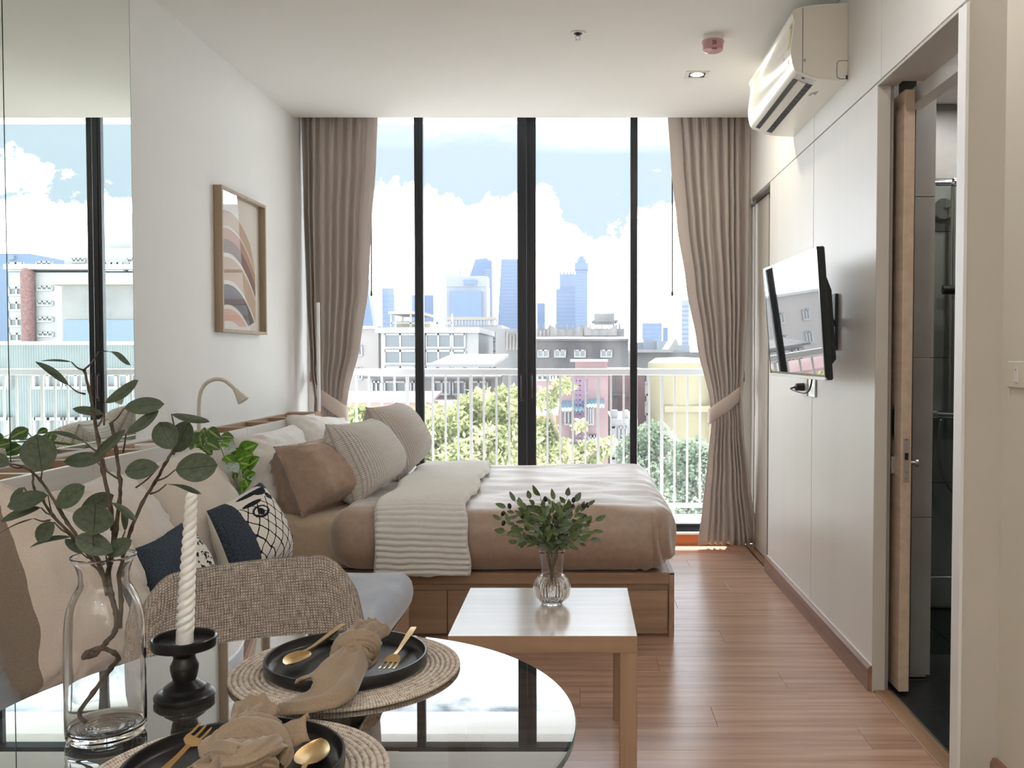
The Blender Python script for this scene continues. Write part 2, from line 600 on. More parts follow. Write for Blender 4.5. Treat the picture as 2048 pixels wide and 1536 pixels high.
# ------------------------------------------------------------------ window_1: four-panel sliding door wall in black aluminium
w1 = bpy.data.objects.new('window_1', None); COL.objects.link(w1); w1.location = (-.35, YW, .084); w1['kind'] = 'structure'
ZT = CEIL + .135
G().box(XL + .05, XR - .05, YW - .03, YW + .07, .084, .118, .003).box(XL + .05, XR - .05, YW - .03, YW + .02, .118, .135, .002).build('bottom_rail', m_black, w1)
G().box(XL + .05, XR - .05, YW - .03, YW + .07, ZT - .035, ZT, .003).build('top_rail', m_black, w1)
for xa, xb, ya in ((-1.105, -1.047, 0), (-.418, -.358, 0), (-.360, -.297, .045), (.338, .386, .045), (XL + .05, XL + .1, 0), (XR - .1, XR - .05, .045)):
    G().box(xa, xb, YW - .025 + ya, YW + .02 + ya, .118, ZT - .03, .004).box(xa + .02, xa + .03, YW - .029 + ya, YW - .024 + ya, .13, ZT - .03, 0).build('stile', m_black, w1)
for xa, xb, ya in ((XL + .09, -1.10, 0), (-1.05, -.412, 0), (-.30, .342, .045), (.38, XR - .09, .045)):
    G().add([(xa, YW + ya, .115), (xb, YW + ya, .115), (xb, YW + ya, ZT - .03), (xa, YW + ya, ZT - .03)], [(0, 1, 2, 3)]).build('pane', m_windowglass, w1, fix=False)
# pull handles on the two meeting stiles
for xh, yh in ((-.388, -.028), (-.326, .017)):
    h = G().box(xh - .009, xh + .009, YW + yh - .004, YW + yh, .96, 1.15, .003)
    h.tube([(xh, YW + yh - .002, 1.135), (xh, YW + yh - .03, 1.13), (xh, YW + yh - .03, .985), (xh, YW + yh - .002, .98)], .006, 8)
    h.build('handle', pmat('handle_bronze', srgb(.28, .24, .26), .35, .8) if 'handle_bronze' not in MATS else MATS['handle_bronze'], w1, smooth=40)

# ------------------------------------------------------------------ bathroom behind the opening
struct(G().box(1.15, 2.3, 2.3, 6.1, -.06, -.012).build('floor_bathroom', m_darktile))
bf = [o for o in bpy.data.objects if o.name == 'floor_bathroom'][0]
tproto = None
for i in range(2):
    for j in range(6):
        loc = (1.19 + .3 + .6 * i - .15, 2.62 + .6 * j, 0)
        if tproto is None: tproto = G().box(-.298, .298, -.298, .298, -.012, -.004, .001).build('tile', m_darktile, bf, loc=loc, world=False)
        else: inst(tproto, loc)
struct(G().box(1.104, 1.165, 2.66, 3.39, -.006, .006, .002).build('door_threshold', m_threshold))
struct(G().box(1.165, 1.175, 2.66, 3.6, -.006, .003).build('threshold_strip', m_satin))
struct(G().box(1.11, 1.16, 5.30, 6.06, -.006, .006, .002).build('door_threshold_far', m_threshold))
wt = struct(G().box(1.298, 1.36, 3.545, 3.72, 0, 2.6).build('wall_bathroom', m_grout))
for k in range(4):
    G().box(1.294, 1.372, 3.533, 3.73, .012 + .622 * k, .012 + .622 * k + .619, .001).build('tile', m_greytile, wt)
wb = struct(G().box(1.3, 2.4, 4.53, 4.6, 0, 2.6).build('wall_shower', m_grout))
for i in range(3):
    for k in range(4):
        G().box(1.38 + .31 * i, 1.38 + .31 * i + .308, 4.51, 4.535, .012 + .622 * k, .012 + .622 * k + .619, .001).build('tile', m_greytile, wb)
struct(G().box(2.3, 2.4, 2.3, 6.1, 0, 2.6).build('wall_bathroom_outer', m_greytile))
struct(G().box(1.3, 2.4, 2.25, 2.33, 0, 2.6).build('wall_bathroom_near', m_greytile))
struct(G().box(1.16, 2.4, 2.3, 6.1, 2.5, 2.62).build('ceiling_bathroom', m_ceil))
# wall of the second bathroom door, seen through the far gap
wf = struct(G().box(1.33, 1.4, 4.6, 6.1, 0, 2.5).build('wall_bathroom_far', m_grout))
for k in range(4):
    for i in range(2):
        G().box(1.318, 1.334, 4.62 + .62 * i, 4.62 + .62 * i + .617, .012 + .622 * k, .012 + .622 * k + .619, .001).build('tile', m_greytile, wf)

# door_1: oak sliding door, mostly pushed back into its pocket
d1 = struct(G().box(1.186, 1.224, 3.352, 4.20, .012, 2.235, .002).build('door_1', m_dooroak))
def oval(cx, cy, cz, hy, hz, r0, n=20):
    return [(cy + hy * math.cos(a), cz + (hz - hy) * (1 if math.sin(a) > 0 else -1) + hy * math.sin(a)) for a in [2 * PI * (i + .5) / n for i in range(n)]]
ovh = px_y(1788, 845, 3.43).z
g = G().prism(oval(0, 3.43, ovh, .014, .068, 0), 0, 1.183, 1.187); g.build('pull_plate', m_satin, d1)
G().prism(oval(0, 3.43, ovh, .007, .052, 0), 0, 1.1822, 1.184).build('pull_recess', m_dark, d1)
lh = px_y(1784, 930, 3.43).z
G().prism(oval(0, 3.43, lh, .014, .036, 0), 0, 1.172, 1.187).build('lock_plate', m_satin, d1)
G().box(1.155, 1.174, 3.425, 3.437, lh - .018, lh + .018, .003).build('thumb_turn', m_satin, d1)
sp = px_y(1818, 920, 3.352).z
e = G().box(1.194, 1.217, 3.3505, 3.353, sp - .082, sp + .082, .0005)
e.build('strike_plate', pmat('strike_beige', srgb(.72, .66, .60), .4, .3), d1)
for dz in (-.07, -.045, .075):
    G().lathe([(0, 0), (.004, 0), (.004, .001), (0, .0016)], n=10).build('screw', m_dark, d1, world=False).location = (1.2055, 3.3500, sp + dz)
G().box(1.199, 1.212, 3.349, 3.351, sp + .0, sp + .026).build('latch', m_dark, d1)
kz = px_y(1828, 928, 3.36).z
k = G().tube([(1.224, 3.39, kz), (1.236, 3.39, kz), (1.236, 3.39, kz), (1.252, 3.39, kz), (1.252, 3.39, kz), (1.262, 3.39, kz)], [.010, .010, .007, .007, .0145, .0145], 14)
k.build('knob', m_satin, d1, smooth=40)

# door_2: greige sliding door near the window
d2 = struct(G().box(1.146, 1.178, 5.56, 6.10, .012, 2.25, .002).build('door_2', m_reveal))
hz = px_y(1511, 815, 5.98).z
G().prism(oval(0, 5.965, hz, .018, .06, 0), 0, 1.144, 1.147).build('pull_plate', m_satin, d2)
G().prism(oval(0, 5.965, hz, .011, .048, 0), 0, 1.1432, 1.1445).build('pull_recess', m_dark, d2)
struct(G().box(1.118, 1.124, 5.85, 5.86, 0, 2.27).build('trim_5', m_satin))
# ================================================================== outside the window
def ext(r, g, b, k=3.0):
    c = srgb(r, g, b); return tuple(x / k for x in c)
e_white = vary(pmat('white_render', ext(.97, .97, .97), .8, spec=.2), ext(.95, .95, .955), ext(.99, .985, .98), sc=.3)
e_cream = pmat('cream_render', ext(.96, .92, .84), .8, spec=.2)
e_pale = pmat('pale_pink_render', ext(.93, .90, .885), .8, spec=.2)
e_grey = vary(pmat('grey_concrete', ext(.78, .78, .78), .85, spec=.2), ext(.72, .72, .73), ext(.84, .84, .83), sc=.5)
e_dark = vary(pmat('dark_tin_roof', ext(.55, .55, .56), .8, spec=.2), ext(.50, .50, .52), ext(.68, .67, .66), (1, 1, .2), .7)
e_pink = vary(pmat('pink_render', ext(.90, .76, .76), .8, spec=.2), ext(.88, .72, .73), ext(.93, .81, .81), sc=.4)
e_pinkroof = pmat('pink_roof', ext(.93, .82, .80), .8, spec=.2)
e_red = vary(pmat('red_render', ext(.82, .69, .70), .8, spec=.2), ext(.76, .62, .63), ext(.86, .74, .74), sc=.5)
e_orange = pmat('orange_render', ext(.95, .80, .62), .8, spec=.2)
e_yellow = vary(pmat('yellow_render', ext(.96, .91, .74), .8, spec=.2), ext(.95, .89, .70), ext(.98, .94, .80), sc=.4)
e_blueawn = pmat('blue_awning', ext(.62, .80, .88), .6)
e_ladder = pmat('violet_ladder_paint', ext(.62, .45, .68), .5)
e_winglass = pmat('far_window_glass', ext(.62, .66, .68), .5)
e_winglass2 = pmat('far_window_glass_pale', ext(.74, .78, .79), .2)
e_frame = pmat('far_window_frame', ext(.93, .93, .93), .5)
e_tower = pmat('hazy_blue_glass', ext(.66, .76, .92, 3.2), .5, spec=.2)  # distance haze is put into these pale blue tower colours
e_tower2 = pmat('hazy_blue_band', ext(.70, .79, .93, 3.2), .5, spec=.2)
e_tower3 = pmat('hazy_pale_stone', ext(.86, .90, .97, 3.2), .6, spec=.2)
e_teal = vary(pmat('teal_ribbed_wall', ext(.72, .77, .77, 3.6), .8, spec=.2), ext(.70, .75, .75, 3.6), ext(.75, .80, .80, 3.6), sc=2)
e_tealb = pmat('pale_blue_render', ext(.70, .78, .86), .8, spec=.2)
e_brick = vary(pmat('red_mosaic', ext(.74, .56, .55), .8, spec=.2), ext(.68, .50, .50), ext(.82, .64, .62), sc=8)
e_tarp = vary(pmat('pale_tarpaulin', ext(.88, .86, .84), .8, spec=.2), ext(.83, .81, .80), ext(.92, .90, .88), sc=.8)
e_street = pmat('street', (.34, .34, .33), .9)
m_soffit = pmat('white_balcony_paint', (.86, .86, .85), .7, spec=.2)
m_rail = pmat('white_railing_paint', (.36, .365, .37), .45)

struct(G().box(-700, 900, 9, 1500, -15.2, -15).build('ground', e_street))
# balcony: slab, soffit and railing
struct(G().box(-3.4, 3.4, 6.36, 7.35, -.2, -.02).build('floor_balcony', m_soffit))
struct(G().box(-3.4, 3.4, 6.36, 7.35, 3.12, 3.30).build('ceiling_balcony', m_soffit))
RY = 7.2
br = thing('balcony_railing', 'white metal balcony railing of thin upright bars beyond the window', 'railing', (-.3, RY, -.02))
G().box(-3.3, 3.3, RY - .035, RY + .035, 1.112, 1.165, .006).build('top_rail', m_rail, br)
G().box(-3.3, 3.3, RY - .02, RY + .02, .06, .095, .004).build('bottom_rail', m_rail, br)
b0 = G().box(-.008, .008, -.008, .008, .09, 1.115).build('baluster', m_rail, br, world=False)
p0 = G().box(-.012, .012, -.012, .012, -.0, 1.115).build('post', m_rail, br, world=False)
k0 = round((px_y(942, 800, RY).x + .3) / .1008)
first = {0: b0, 1: p0}; used = {0: False, 1: False}
xpost = px_y(942, 800, RY).x
for i in range(-26, 40):
    x = xpost + i * .1008
    if not -3.3 < x < 3.3: continue
    t = 1 if i % 5 == 0 else 0
    if not used[t]: first[t].location = (x + .3, 0, .02); used[t] = True
    else: inst(first[t], (x + .3, 0, .02))

def X(px, Y): return px_y(px, 700, Y).x
def Zp(py, Y): return px_y(1160, py, Y).z
def building(name, label, cat='building', loc=(0, 0, 0), group=None):
    return thing(name, label, cat, loc, group)
def fwindow(p, xa, xb, za, zb, Y, cols=1, rows=1, fr=.08, gm=None, fm=None):
    gm = gm or e_winglass; fm = fm or e_frame
    f = G()
    f.box(xa, xb, Y - .12, Y + .02, zb - fr, zb).box(xa, xb, Y - .16, Y + .02, za, za + fr)
    for i in range(cols + 1):
        c = xa + (xb - xa) * i / cols
        f.box(c - fr / 2, c + fr / 2, Y - .12, Y + .02, za, zb)
    for j in range(1, rows):
        c = za + (zb - za) * j / rows
        f.box(xa, xb, Y - .12, Y + .02, c - fr / 2, c + fr / 2)
    o = f.build('window', fm, p)
    G().box(xa + fr / 2, xb - fr / 2, Y - .05, Y + .01, za + fr / 2, zb - fr / 2).build('pane', gm, o)
    return o
def wall_box(p, xa, xb, Y, D, za, zb, m, name='wall'):
    return G().box(xa, xb, Y, Y + D, za, zb).build(name, m, p)

# --- white apartment block with big gridded windows
Y = 60.
b = building('apartment_block', 'white apartment block with wide gridded windows and a rooftop pergola', loc=(X(855, Y), Y, -15))
xa, xb = X(762, Y), X(957, Y)
wall_box(b, xa, xb, Y, 10, -15, Zp(662, Y), e_white)
wall_box(b, xa - .3, xb + .1, Y - .3, 10.6, Zp(666, Y), Zp(655, Y), e_white, 'cornice')
for za, zb in ((697, 667), (729, 700), (761, 733), (793, 764)):
    for a, c, n in ((770, 832, 2), (838, 850, 1), (852, 902, 2), (906, 930, 1)):
        fwindow(b, X(a, Y), X(c, Y), Zp(za, Y), Zp(zb, Y), Y, n, 1, .12)
g = G()
for q in (776, 816, 832, 870, 900): g.box(X(q, Y) - .06, X(q, Y) + .06, Y + 1, Y + 1.12, Zp(656, Y), Zp(626, Y))
for q in (776, 816, 870): g.box(X(q, Y) - .06, X(q, Y) + .06, Y + 5, Y + 5.12, Zp(656, Y), Zp(626, Y))
for q in (655, 645): g.box(X(776, Y), X(900, Y), Y + 1, Y + 1.06, Zp(q, Y) - .04, Zp(q, Y) + .04)
g.build('roof_rail', e_white, b)['kind'] = 'stuff'
G().box(X(773, Y), X(838, Y), Y + .6, Y + 6, Zp(627, Y), Zp(622, Y)).build('pergola_roof', e_white, b)
G().box(X(780, Y), X(850, Y), Y + 2, Y + 6, Zp(656, Y), Zp(640, Y)).build('roof_cabin', e_cream, b)
# --- pale block to its side
Y = 62.
b = building('pale_block', 'plain pale pinkish block beside the gridded white apartments', loc=(X(700, Y), Y, -15))
wall_box(b, X(520, Y), X(757, Y), Y, 10, -15, Zp(656, Y), e_pale)
wall_box(b, X(515, Y), X(758, Y), Y - .3, 10.6, Zp(658, Y), Zp(652, Y), e_white, 'cornice')
for a in (540, 580, 620, 660, 712):
    fwindow(b, X(a, Y), X(a + 12, Y), Zp(712, Y), Zp(690, Y), Y, 2, 1, .1)
    fwindow(b, X(a, Y), X(a + 12, Y), Zp(760, Y), Zp(735, Y), Y, 2, 1, .1)
# --- white building with small windows and cream parapet
Y = 72.
b = building('parapet_building', 'white building with small square windows and a cream balustrade along its roof', loc=(X(960, Y), Y, -15))
wall_box(b, X(900, Y), X(1004, Y), Y, 12, -15, Zp(650, Y), e_white)
wall_box(b, X(893, Y), X(1008, Y), Y - .4, 13, Zp(664, Y), Zp(658, Y), e_white, 'cornice')
wall_box(b, X(890, Y), X(992, Y), Y - .2, 1, Zp(640, Y), Zp(634, Y), e_cream, 'parapet')
g = G()
for i in range(17): g.box(X(893 + 6.2 * i, Y), X(893 + 6.2 * i, Y) + .12, Y - .1, Y + .05, Zp(651, Y), Zp(639, Y))
g.build('balustrade', e_white, b)
for py in (688, 713, 740):
    for a, c in ((917, 928), (932, 949), (982, 994)):
        fwindow(b, X(a, Y), X(c, Y), Zp(py, Y), Zp(py - 15, Y), Y, 2 if c - a > 12 else 1, 2, .1)
# --- building site with tarpaulins and a dark tin roof
Y = 55.
b = building('tarped_building', 'grey unfinished building hung with pale tarpaulins above a dark tin roof', loc=(X(1150, Y), Y, -15))
wall_box(b, X(985, Y), X(1252, Y), Y + 2, 10, -15, Zp(655, Y), e_grey)
def tarp(a, c, p0, p1, sag):
    xa, xb = X(a, Y), X(c, Y)
    g = G().grid(lambda u, v: (xa + (xb - xa) * u, Y + 1.6 + .12 * math.sin(u * 26) * (1 - v * .6), Zp(p0, Y) + (Zp(p1, Y) - Zp(p0, Y)) * v - sag * 4 * u * (1 - u) * (1 - v)), 30, 8)
    g.build('tarpaulin', e_tarp, b, smooth=180)
for a, c, p0, p1 in ((1036, 1062, 650, 674), (1066, 1098, 648, 676), (1098, 1166, 647, 672), (1168, 1236, 647, 670), (1006, 1034, 658, 700)):
    tarp(a, c, p0, p1, .35)
g = G()
for q in range(1072, 1250, 12): g.box(X(q, Y), X(q, Y) + .07, Y + 2.2, Y + 2.27, Zp(658, Y), Zp(646, Y))
for q, top in ((1196, 622), (1226, 612), (1230, 600), (1236, 596), (1242, 600)): g.box(X(q, Y), X(q, Y) + .05, Y + 2.2, Y + 2.25, Zp(658, Y), Zp(top, Y))
g.build('scaffold_pole', e_grey, b)['kind'] = 'stuff'
g = G().prism([(Y - 3.2, Zp(684, Y)), (Y + 1.5, Zp(676, Y)), (Y + 1.5, Zp(672, Y)), (Y - 3.2, Zp(680, Y))], 0, X(1074, Y), X(1252, Y)); g.build('tin_roof', e_dark, b)
wall_box(b, X(1074, Y), X(1252, Y), Y - 2.6, 4, -15, Zp(683, Y), e_dark, 'lower_wall')
for a in (1080, 1112, 1150, 1200): fwindow(b, X(a, Y), X(a + 20, Y), Zp(715, Y), Zp(700, Y), Y - 2.6, 2, 1, .08, e_winglass2)
G().box(X(1190, Y), X(1232, Y), Y + 3, Y + 3.2, Zp(646, Y), Zp(622, Y)).box(X(1186, Y), X(1240, Y), Y + 2.8, Y + 6, Zp(640, Y), Zp(636, Y)).build('site_cabin', e_grey, b)
# --- flat white metal canopy
Y = 34.
b = building('metal_canopy', 'flat white metal canopy roof on thin posts above the railing', 'canopy', loc=(X(935, Y), Y, -15))
g = G(); xa, xb = X(856, Y), X(988, Y)
q = [(X(856, Y), Y, Zp(728, Y)), (X(988, Y), Y, Zp(728, Y)), (X(1017, Y + 9), Y + 9, Zp(708, Y + 9)), (X(905, Y + 9), Y + 9, Zp(708, Y + 9))]
g.add(q + [(x, y, zz - .12) for x, y, zz in q], [(0, 1, 2, 3), (7, 6, 5, 4), (0, 4, 5, 1), (1, 5, 6, 2), (2, 6, 7, 3), (3, 7, 4, 0)]); g.build('canopy_roof', e_white, b)
for a in (870, 925, 978): G().box(X(a, Y) - .05, X(a, Y) + .05, Y + .5, Y + .6, -15, Zp(730, Y)).build('post', e_grey, b)
wall_box(b, X(858, Y + 3), X(1010, Y + 3), Y + 3, 4, -15, Zp(745, Y + 3), e_grey)
# --- low houses in front: long grey house with tin roof, pink roofs
Y = 31.
b = building('grey_row_house', 'low grey row house with dark openings and a pink tiled lean-to', loc=(X(840, Y), Y, -15))
wall_box(b, X(738, Y), X(1005, Y), Y, 2.2, -15, Zp(752, Y), e_grey)
G().prism([(Y - .6, Zp(756, Y)), (Y + 2.6, Zp(740, Y + 2.6)), (Y + 2.6, Zp(736, Y + 2.6)), (Y - .6, Zp(752, Y))], 0, X(735, Y), X(1005, Y)).build('roof', e_dark, b)
for a, c in ((745, 762), (770, 812), (822, 836), (868, 900), (906, 930), (940, 975)):
    fwindow(b, X(a, Y), X(c, Y), Zp(790, Y), Zp(762, Y), Y, 2, 1, .06, e_winglass)
G().prism([(Y - 4, Zp(822, Y - 4)), (Y - .05, Zp(800, Y)), (Y - .05, Zp(796, Y)), (Y - 4, Zp(817, Y - 4))], 0, X(860, Y), X(1030, Y)).build('lean_to_roof', e_pinkroof, b)
wall_box(b, X(872, Y), X(1028, Y), Y - 3.8, 3.6, -15, Zp(816, Y - 4), e_red, 'lean_to_wall')
Y = 25.
b = building('orange_house', 'low house with an orange wall and red roof among the trees', loc=(X(740, Y), Y, -15))
wall_box(b, X(600, Y), X(862, Y), Y, 1.2, -15, Zp(806, Y), e_orange)
G().prism([(Y - .5, Zp(808, Y)), (Y + 1.3, Zp(786, Y + 1.3)), (Y + 1.3, Zp(782, Y + 1.3)), (Y - .5, Zp(803, Y))], 0, X(590, Y), X(868, Y)).build('roof', e_red, b)
# --- pink house with fire ladder and awnings
Y = 27.
b = building('pink_house', 'tall pink house with a violet fire ladder and pale blue awnings', loc=(X(1160, Y), Y, -15))
wall_box(b, X(1062, Y), X(1216, Y), Y, 3.2, -15, Zp(748, Y), e_pink)
wall_box(b, X(1062, Y), X(1220, Y), Y - .15, 3.4, Zp(751, Y), Zp(746, Y), e_pinkroof, 'cornice')
wall_box(b, X(1150, Y), X(1216, Y), Y + .6, 2.2, Zp(748, Y), Zp(722, Y), e_pink, 'roof_room')
wall_box(b, X(1140, Y), X(1217, Y), Y + .4, 2.6, Zp(724, Y), Zp(719, Y), e_pinkroof, 'roof_slab')
g = G()
for a in (1152, 1160, 1174): g.box(X(a, Y) - .025, X(a, Y) + .025, Y - .5, Y - .45, -8, Zp(756, Y))
for i in range(52): g.box(X(1152, Y), X(1174, Y), Y - .5, Y - .46, -6.6 + i * .14, -6.57 + i * .14)
g.build('fire_ladder', e_ladder, b)
def awning(a, c, p0, p1, dep):
    z0, z1 = Zp(p0, Y), Zp(p1, Y)
    G().grid(lambda u, v: (X(a, Y) + (X(c, Y) - X(a, Y)) * u, Y - dep * v, z0 + (z1 - z0) * v - .04 * abs(math.sin(u * PI * 7)) * v), 36, 5).build('awning', e_blueawn, b, smooth=180)
awning(1124, 1170, 801, 817, .9); awning(1168, 1208, 797, 810, .9); awning(1130, 1180, 884, 904, .8)
for a, c, p0, p1 in ((1130, 1144, 850, 815), (1075, 1095, 762, 748), (1176, 1186, 850, 812), (1100, 1112, 762, 748), (1178, 1192, 905, 870)):
    fwindow(b, X(a, Y), X(c, Y), Zp(p0, Y), Zp(p1, Y), Y, 2, 1, .06, e_winglass)
Y = 25.
b = building('orange_hut', 'small orange hut wall in front of the pink house', loc=(X(1100, Y), Y, -15))
wall_box(b, X(1068, Y), X(1112, Y), Y, 1.2, -15, Zp(825, Y), e_orange)
G().prism([(Y - .5, Zp(828, Y)), (Y + 1.3, Zp(806, Y)), (Y + 1.3, Zp(803, Y)), (Y - .5, Zp(824, Y))], 0, X(1062, Y), X(1117, Y)).build('roof', e_white, b)
# --- dark red building and white house with windows
Y = 33.
b = building('red_building', 'dark red building with brown downpipes behind the window stile', loc=(X(1250, Y), Y, -15))
wall_box(b, X(1216, Y), X(1290, Y), Y, 5, -15, Zp(738, Y), e_red)
for a in (1229, 1233): G().box(X(a, Y) - .04, X(a, Y) + .04, Y - .2, Y - .1, -6, Zp(746, Y)).build('downpipe', e_dark, b)
for p0 in (790, 830): G().box(X(1222, Y), X(1262, Y), Y - .3, Y - .1, Zp(p0, Y), Zp(p0 - 3, Y)).build('ledge', e_dark, b)
Y = 28.
b = building('white_house', 'white house with tall shuttered windows and air conditioners under the red building', loc=(X(1240, Y), Y, -15))
wall_box(b, X(1222, Y), X(1276, Y), Y, 4, -15, Zp(838, Y), e_white)
for a, c, p0, p1 in ((1224, 1230, 880, 853), (1238, 1253, 880, 853), (1224, 1230, 935, 915), (1238, 1253, 935, 915)):
    fwindow(b, X(a, Y), X(c, Y), Zp(p0, Y), Zp(p1, Y), Y, 2, 1, .05, e_winglass)
for a in (1225, 1247): G().box(X(a, Y), X(a + 11, Y), Y + .2, Y + .8, Zp(838, Y), Zp(822, Y)).build('condenser', e_white, b)
Y = 40.
b = building('white_terrace', 'white terrace with rows of windows behind the yellow building', loc=(X(1310, Y), Y, -15))
wall_box(b, X(1278, Y), X(1345, Y), Y, 8, -15, Zp(744, Y), e_white)
for p0 in (766, 806, 845):
    for a in (1288, 1308, 1322): fwindow(b, X(a, Y), X(a + 12, Y), Zp(p0, Y), Zp(p0 - 18, Y), Y, 2, 1, .07)
# --- yellow building
Y = 30.
b = building('yellow_building', 'pale yellow building with a rounded corner tower and moulded cornice', loc=(X(1375, Y), Y, -15))
wall_box(b, X(1334, Y), X(1520, Y), Y, 6, -15, Zp(738, Y), e_yellow)
G().lathe([(0, -15), (1.05, -15), (1.05, Zp(726, Y)), (.8, Zp(716, Y)), (0, Zp(714, Y))], (X(1362, Y), Y + .5, 0), 24).build('corner_tower', e_yellow, b, smooth=40)
wall_box(b, X(1326, Y), X(1520, Y), Y - .6, 6.6, Zp(822, Y), Zp(810, Y), e_yellow, 'cornice')
wall_box(b, X(1330, Y), X(1520, Y), Y - .4, 6.4, Zp(740, Y), Zp(732, Y), e_cream, 'parapet')
# --- roofs beyond on the same side
Y = 70.
b = building('flat_roof_hall', 'grey hall with a white flat roof and skylight ridge in the distance', loc=(X(1320, Y), Y, -15))
wall_box(b, X(1268, Y), X(1420, Y), Y, 10, -15, Zp(704, Y), e_grey)
G().box(X(1266, Y), X(1345, Y), Y - .5, Y + 11, Zp(705, Y), Zp(699, Y)).build('roof', e_white, b)
G().prism([(X(1335, Y), Zp(702, Y)), (X(1352, Y), Zp(676, Y)), (X(1362, Y), Zp(702, Y))], 1, Y, Y + 6).build('ridge', e_white, b)
Y = 85.
b = building('far_houses', 'hazy cluster of pale roofs under the distant blue tower', loc=(X(1310, Y), Y, -15))
for a, c, t in ((1270, 1292, 684), (1290, 1316, 678), (1316, 1345, 682), (1344, 1380, 690)):
    wall_box(b, X(a, Y), X(c, Y), Y + a % 7, 8, -15, Zp(t, Y), e_tower3)

# --- distant towers, haze put into their colours
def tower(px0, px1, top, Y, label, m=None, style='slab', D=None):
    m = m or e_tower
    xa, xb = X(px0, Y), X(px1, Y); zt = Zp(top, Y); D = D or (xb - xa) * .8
    b = building('tower', label, 'tower', loc=((xa + xb) / 2, Y, -15), group='hazy skyline towers')
    w = xb - xa
    if style == 'taper':
        G().prism([(xa, -15), (xb, -15), (xb, zt * .25), (xa + w * .45, zt), (xa + w * .1, zt * .8)], 1, Y, Y + D).build('body', m, b)
    elif style == 'slant':
        G().prism([(xa, -15), (xb, -15), (xb, zt * .97), (xa + w * .75, zt), (xa + w * .35, zt * .985), (xa, zt * .72)], 1, Y, Y + D).build('body', m, b)
        G().tube([(xb - w * .02, Y + D / 2, zt * .95), (xb - w * .5, Y + D / 2, zt + w * .3)], w * .015, 5).build('mast', m, b)
    elif style == 'trap':
        G().prism([(xa, -15), (xb, -15), (xb, zt), (xa + w * .22, zt)], 1, Y, Y + D).build('body', m, b)
    else:
        G().box(xa, xb, Y, Y + D, -15, zt).build('body', m, b)
    return b, xa, xb, zt, D
def bands(b, xa, xb, Y, za, zb, n, m, t=.35):
    g = G(); h = (zb - za) / n
    for i in range(n): g.box(xa, xb, Y - .15, Y + 1, za + h * i, za + h * (i + t))
    g.build('floor_band', m, b)
Y = 850.
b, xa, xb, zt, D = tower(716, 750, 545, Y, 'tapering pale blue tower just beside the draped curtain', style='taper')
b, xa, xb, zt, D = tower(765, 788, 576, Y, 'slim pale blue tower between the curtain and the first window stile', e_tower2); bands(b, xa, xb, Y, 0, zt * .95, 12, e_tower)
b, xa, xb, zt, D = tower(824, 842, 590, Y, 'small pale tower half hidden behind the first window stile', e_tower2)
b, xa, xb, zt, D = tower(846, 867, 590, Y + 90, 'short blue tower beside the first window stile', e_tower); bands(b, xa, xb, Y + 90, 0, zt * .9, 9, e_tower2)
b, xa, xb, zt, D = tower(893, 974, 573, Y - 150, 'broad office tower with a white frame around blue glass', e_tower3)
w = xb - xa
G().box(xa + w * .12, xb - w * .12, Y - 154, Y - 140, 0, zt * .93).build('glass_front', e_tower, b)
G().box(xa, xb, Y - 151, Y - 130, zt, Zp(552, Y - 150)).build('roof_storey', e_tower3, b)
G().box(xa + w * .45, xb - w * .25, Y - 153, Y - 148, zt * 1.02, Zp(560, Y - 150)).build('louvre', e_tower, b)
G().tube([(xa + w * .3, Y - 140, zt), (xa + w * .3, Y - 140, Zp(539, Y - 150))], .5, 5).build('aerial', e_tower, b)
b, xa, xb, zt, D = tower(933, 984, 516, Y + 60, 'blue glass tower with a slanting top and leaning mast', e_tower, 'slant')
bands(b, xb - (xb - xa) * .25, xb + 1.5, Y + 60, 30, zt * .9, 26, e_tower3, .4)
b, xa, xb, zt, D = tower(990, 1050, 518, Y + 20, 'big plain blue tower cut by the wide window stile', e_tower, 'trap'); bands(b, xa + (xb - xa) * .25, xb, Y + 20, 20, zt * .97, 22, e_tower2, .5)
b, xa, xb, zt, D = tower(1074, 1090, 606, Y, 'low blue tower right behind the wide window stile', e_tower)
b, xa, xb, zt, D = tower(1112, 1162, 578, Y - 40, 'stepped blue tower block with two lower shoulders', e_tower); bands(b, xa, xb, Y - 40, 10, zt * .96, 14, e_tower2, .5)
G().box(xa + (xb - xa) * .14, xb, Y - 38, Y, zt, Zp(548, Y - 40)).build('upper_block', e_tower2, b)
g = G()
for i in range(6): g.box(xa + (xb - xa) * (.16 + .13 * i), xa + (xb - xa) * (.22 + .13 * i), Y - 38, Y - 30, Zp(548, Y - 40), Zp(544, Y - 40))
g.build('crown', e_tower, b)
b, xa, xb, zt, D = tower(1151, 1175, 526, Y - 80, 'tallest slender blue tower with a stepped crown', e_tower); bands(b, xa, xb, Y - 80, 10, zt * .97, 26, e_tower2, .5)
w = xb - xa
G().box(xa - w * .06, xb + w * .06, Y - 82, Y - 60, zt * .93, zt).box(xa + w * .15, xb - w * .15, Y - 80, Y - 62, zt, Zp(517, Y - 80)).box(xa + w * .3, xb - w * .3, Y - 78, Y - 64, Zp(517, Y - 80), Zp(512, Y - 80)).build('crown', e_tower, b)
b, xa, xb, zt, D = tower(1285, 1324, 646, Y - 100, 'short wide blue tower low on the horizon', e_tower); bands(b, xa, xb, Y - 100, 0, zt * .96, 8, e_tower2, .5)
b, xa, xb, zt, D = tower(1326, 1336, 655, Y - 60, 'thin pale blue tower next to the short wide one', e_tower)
b, xa, xb, zt, D = tower(1364, 1378, 600, Y + 40, 'faint white lattice tower near the gathered curtain', e_tower3); bands(b, xa, xb, Y + 40, 0, zt * .95, 12, e_tower2, .4)

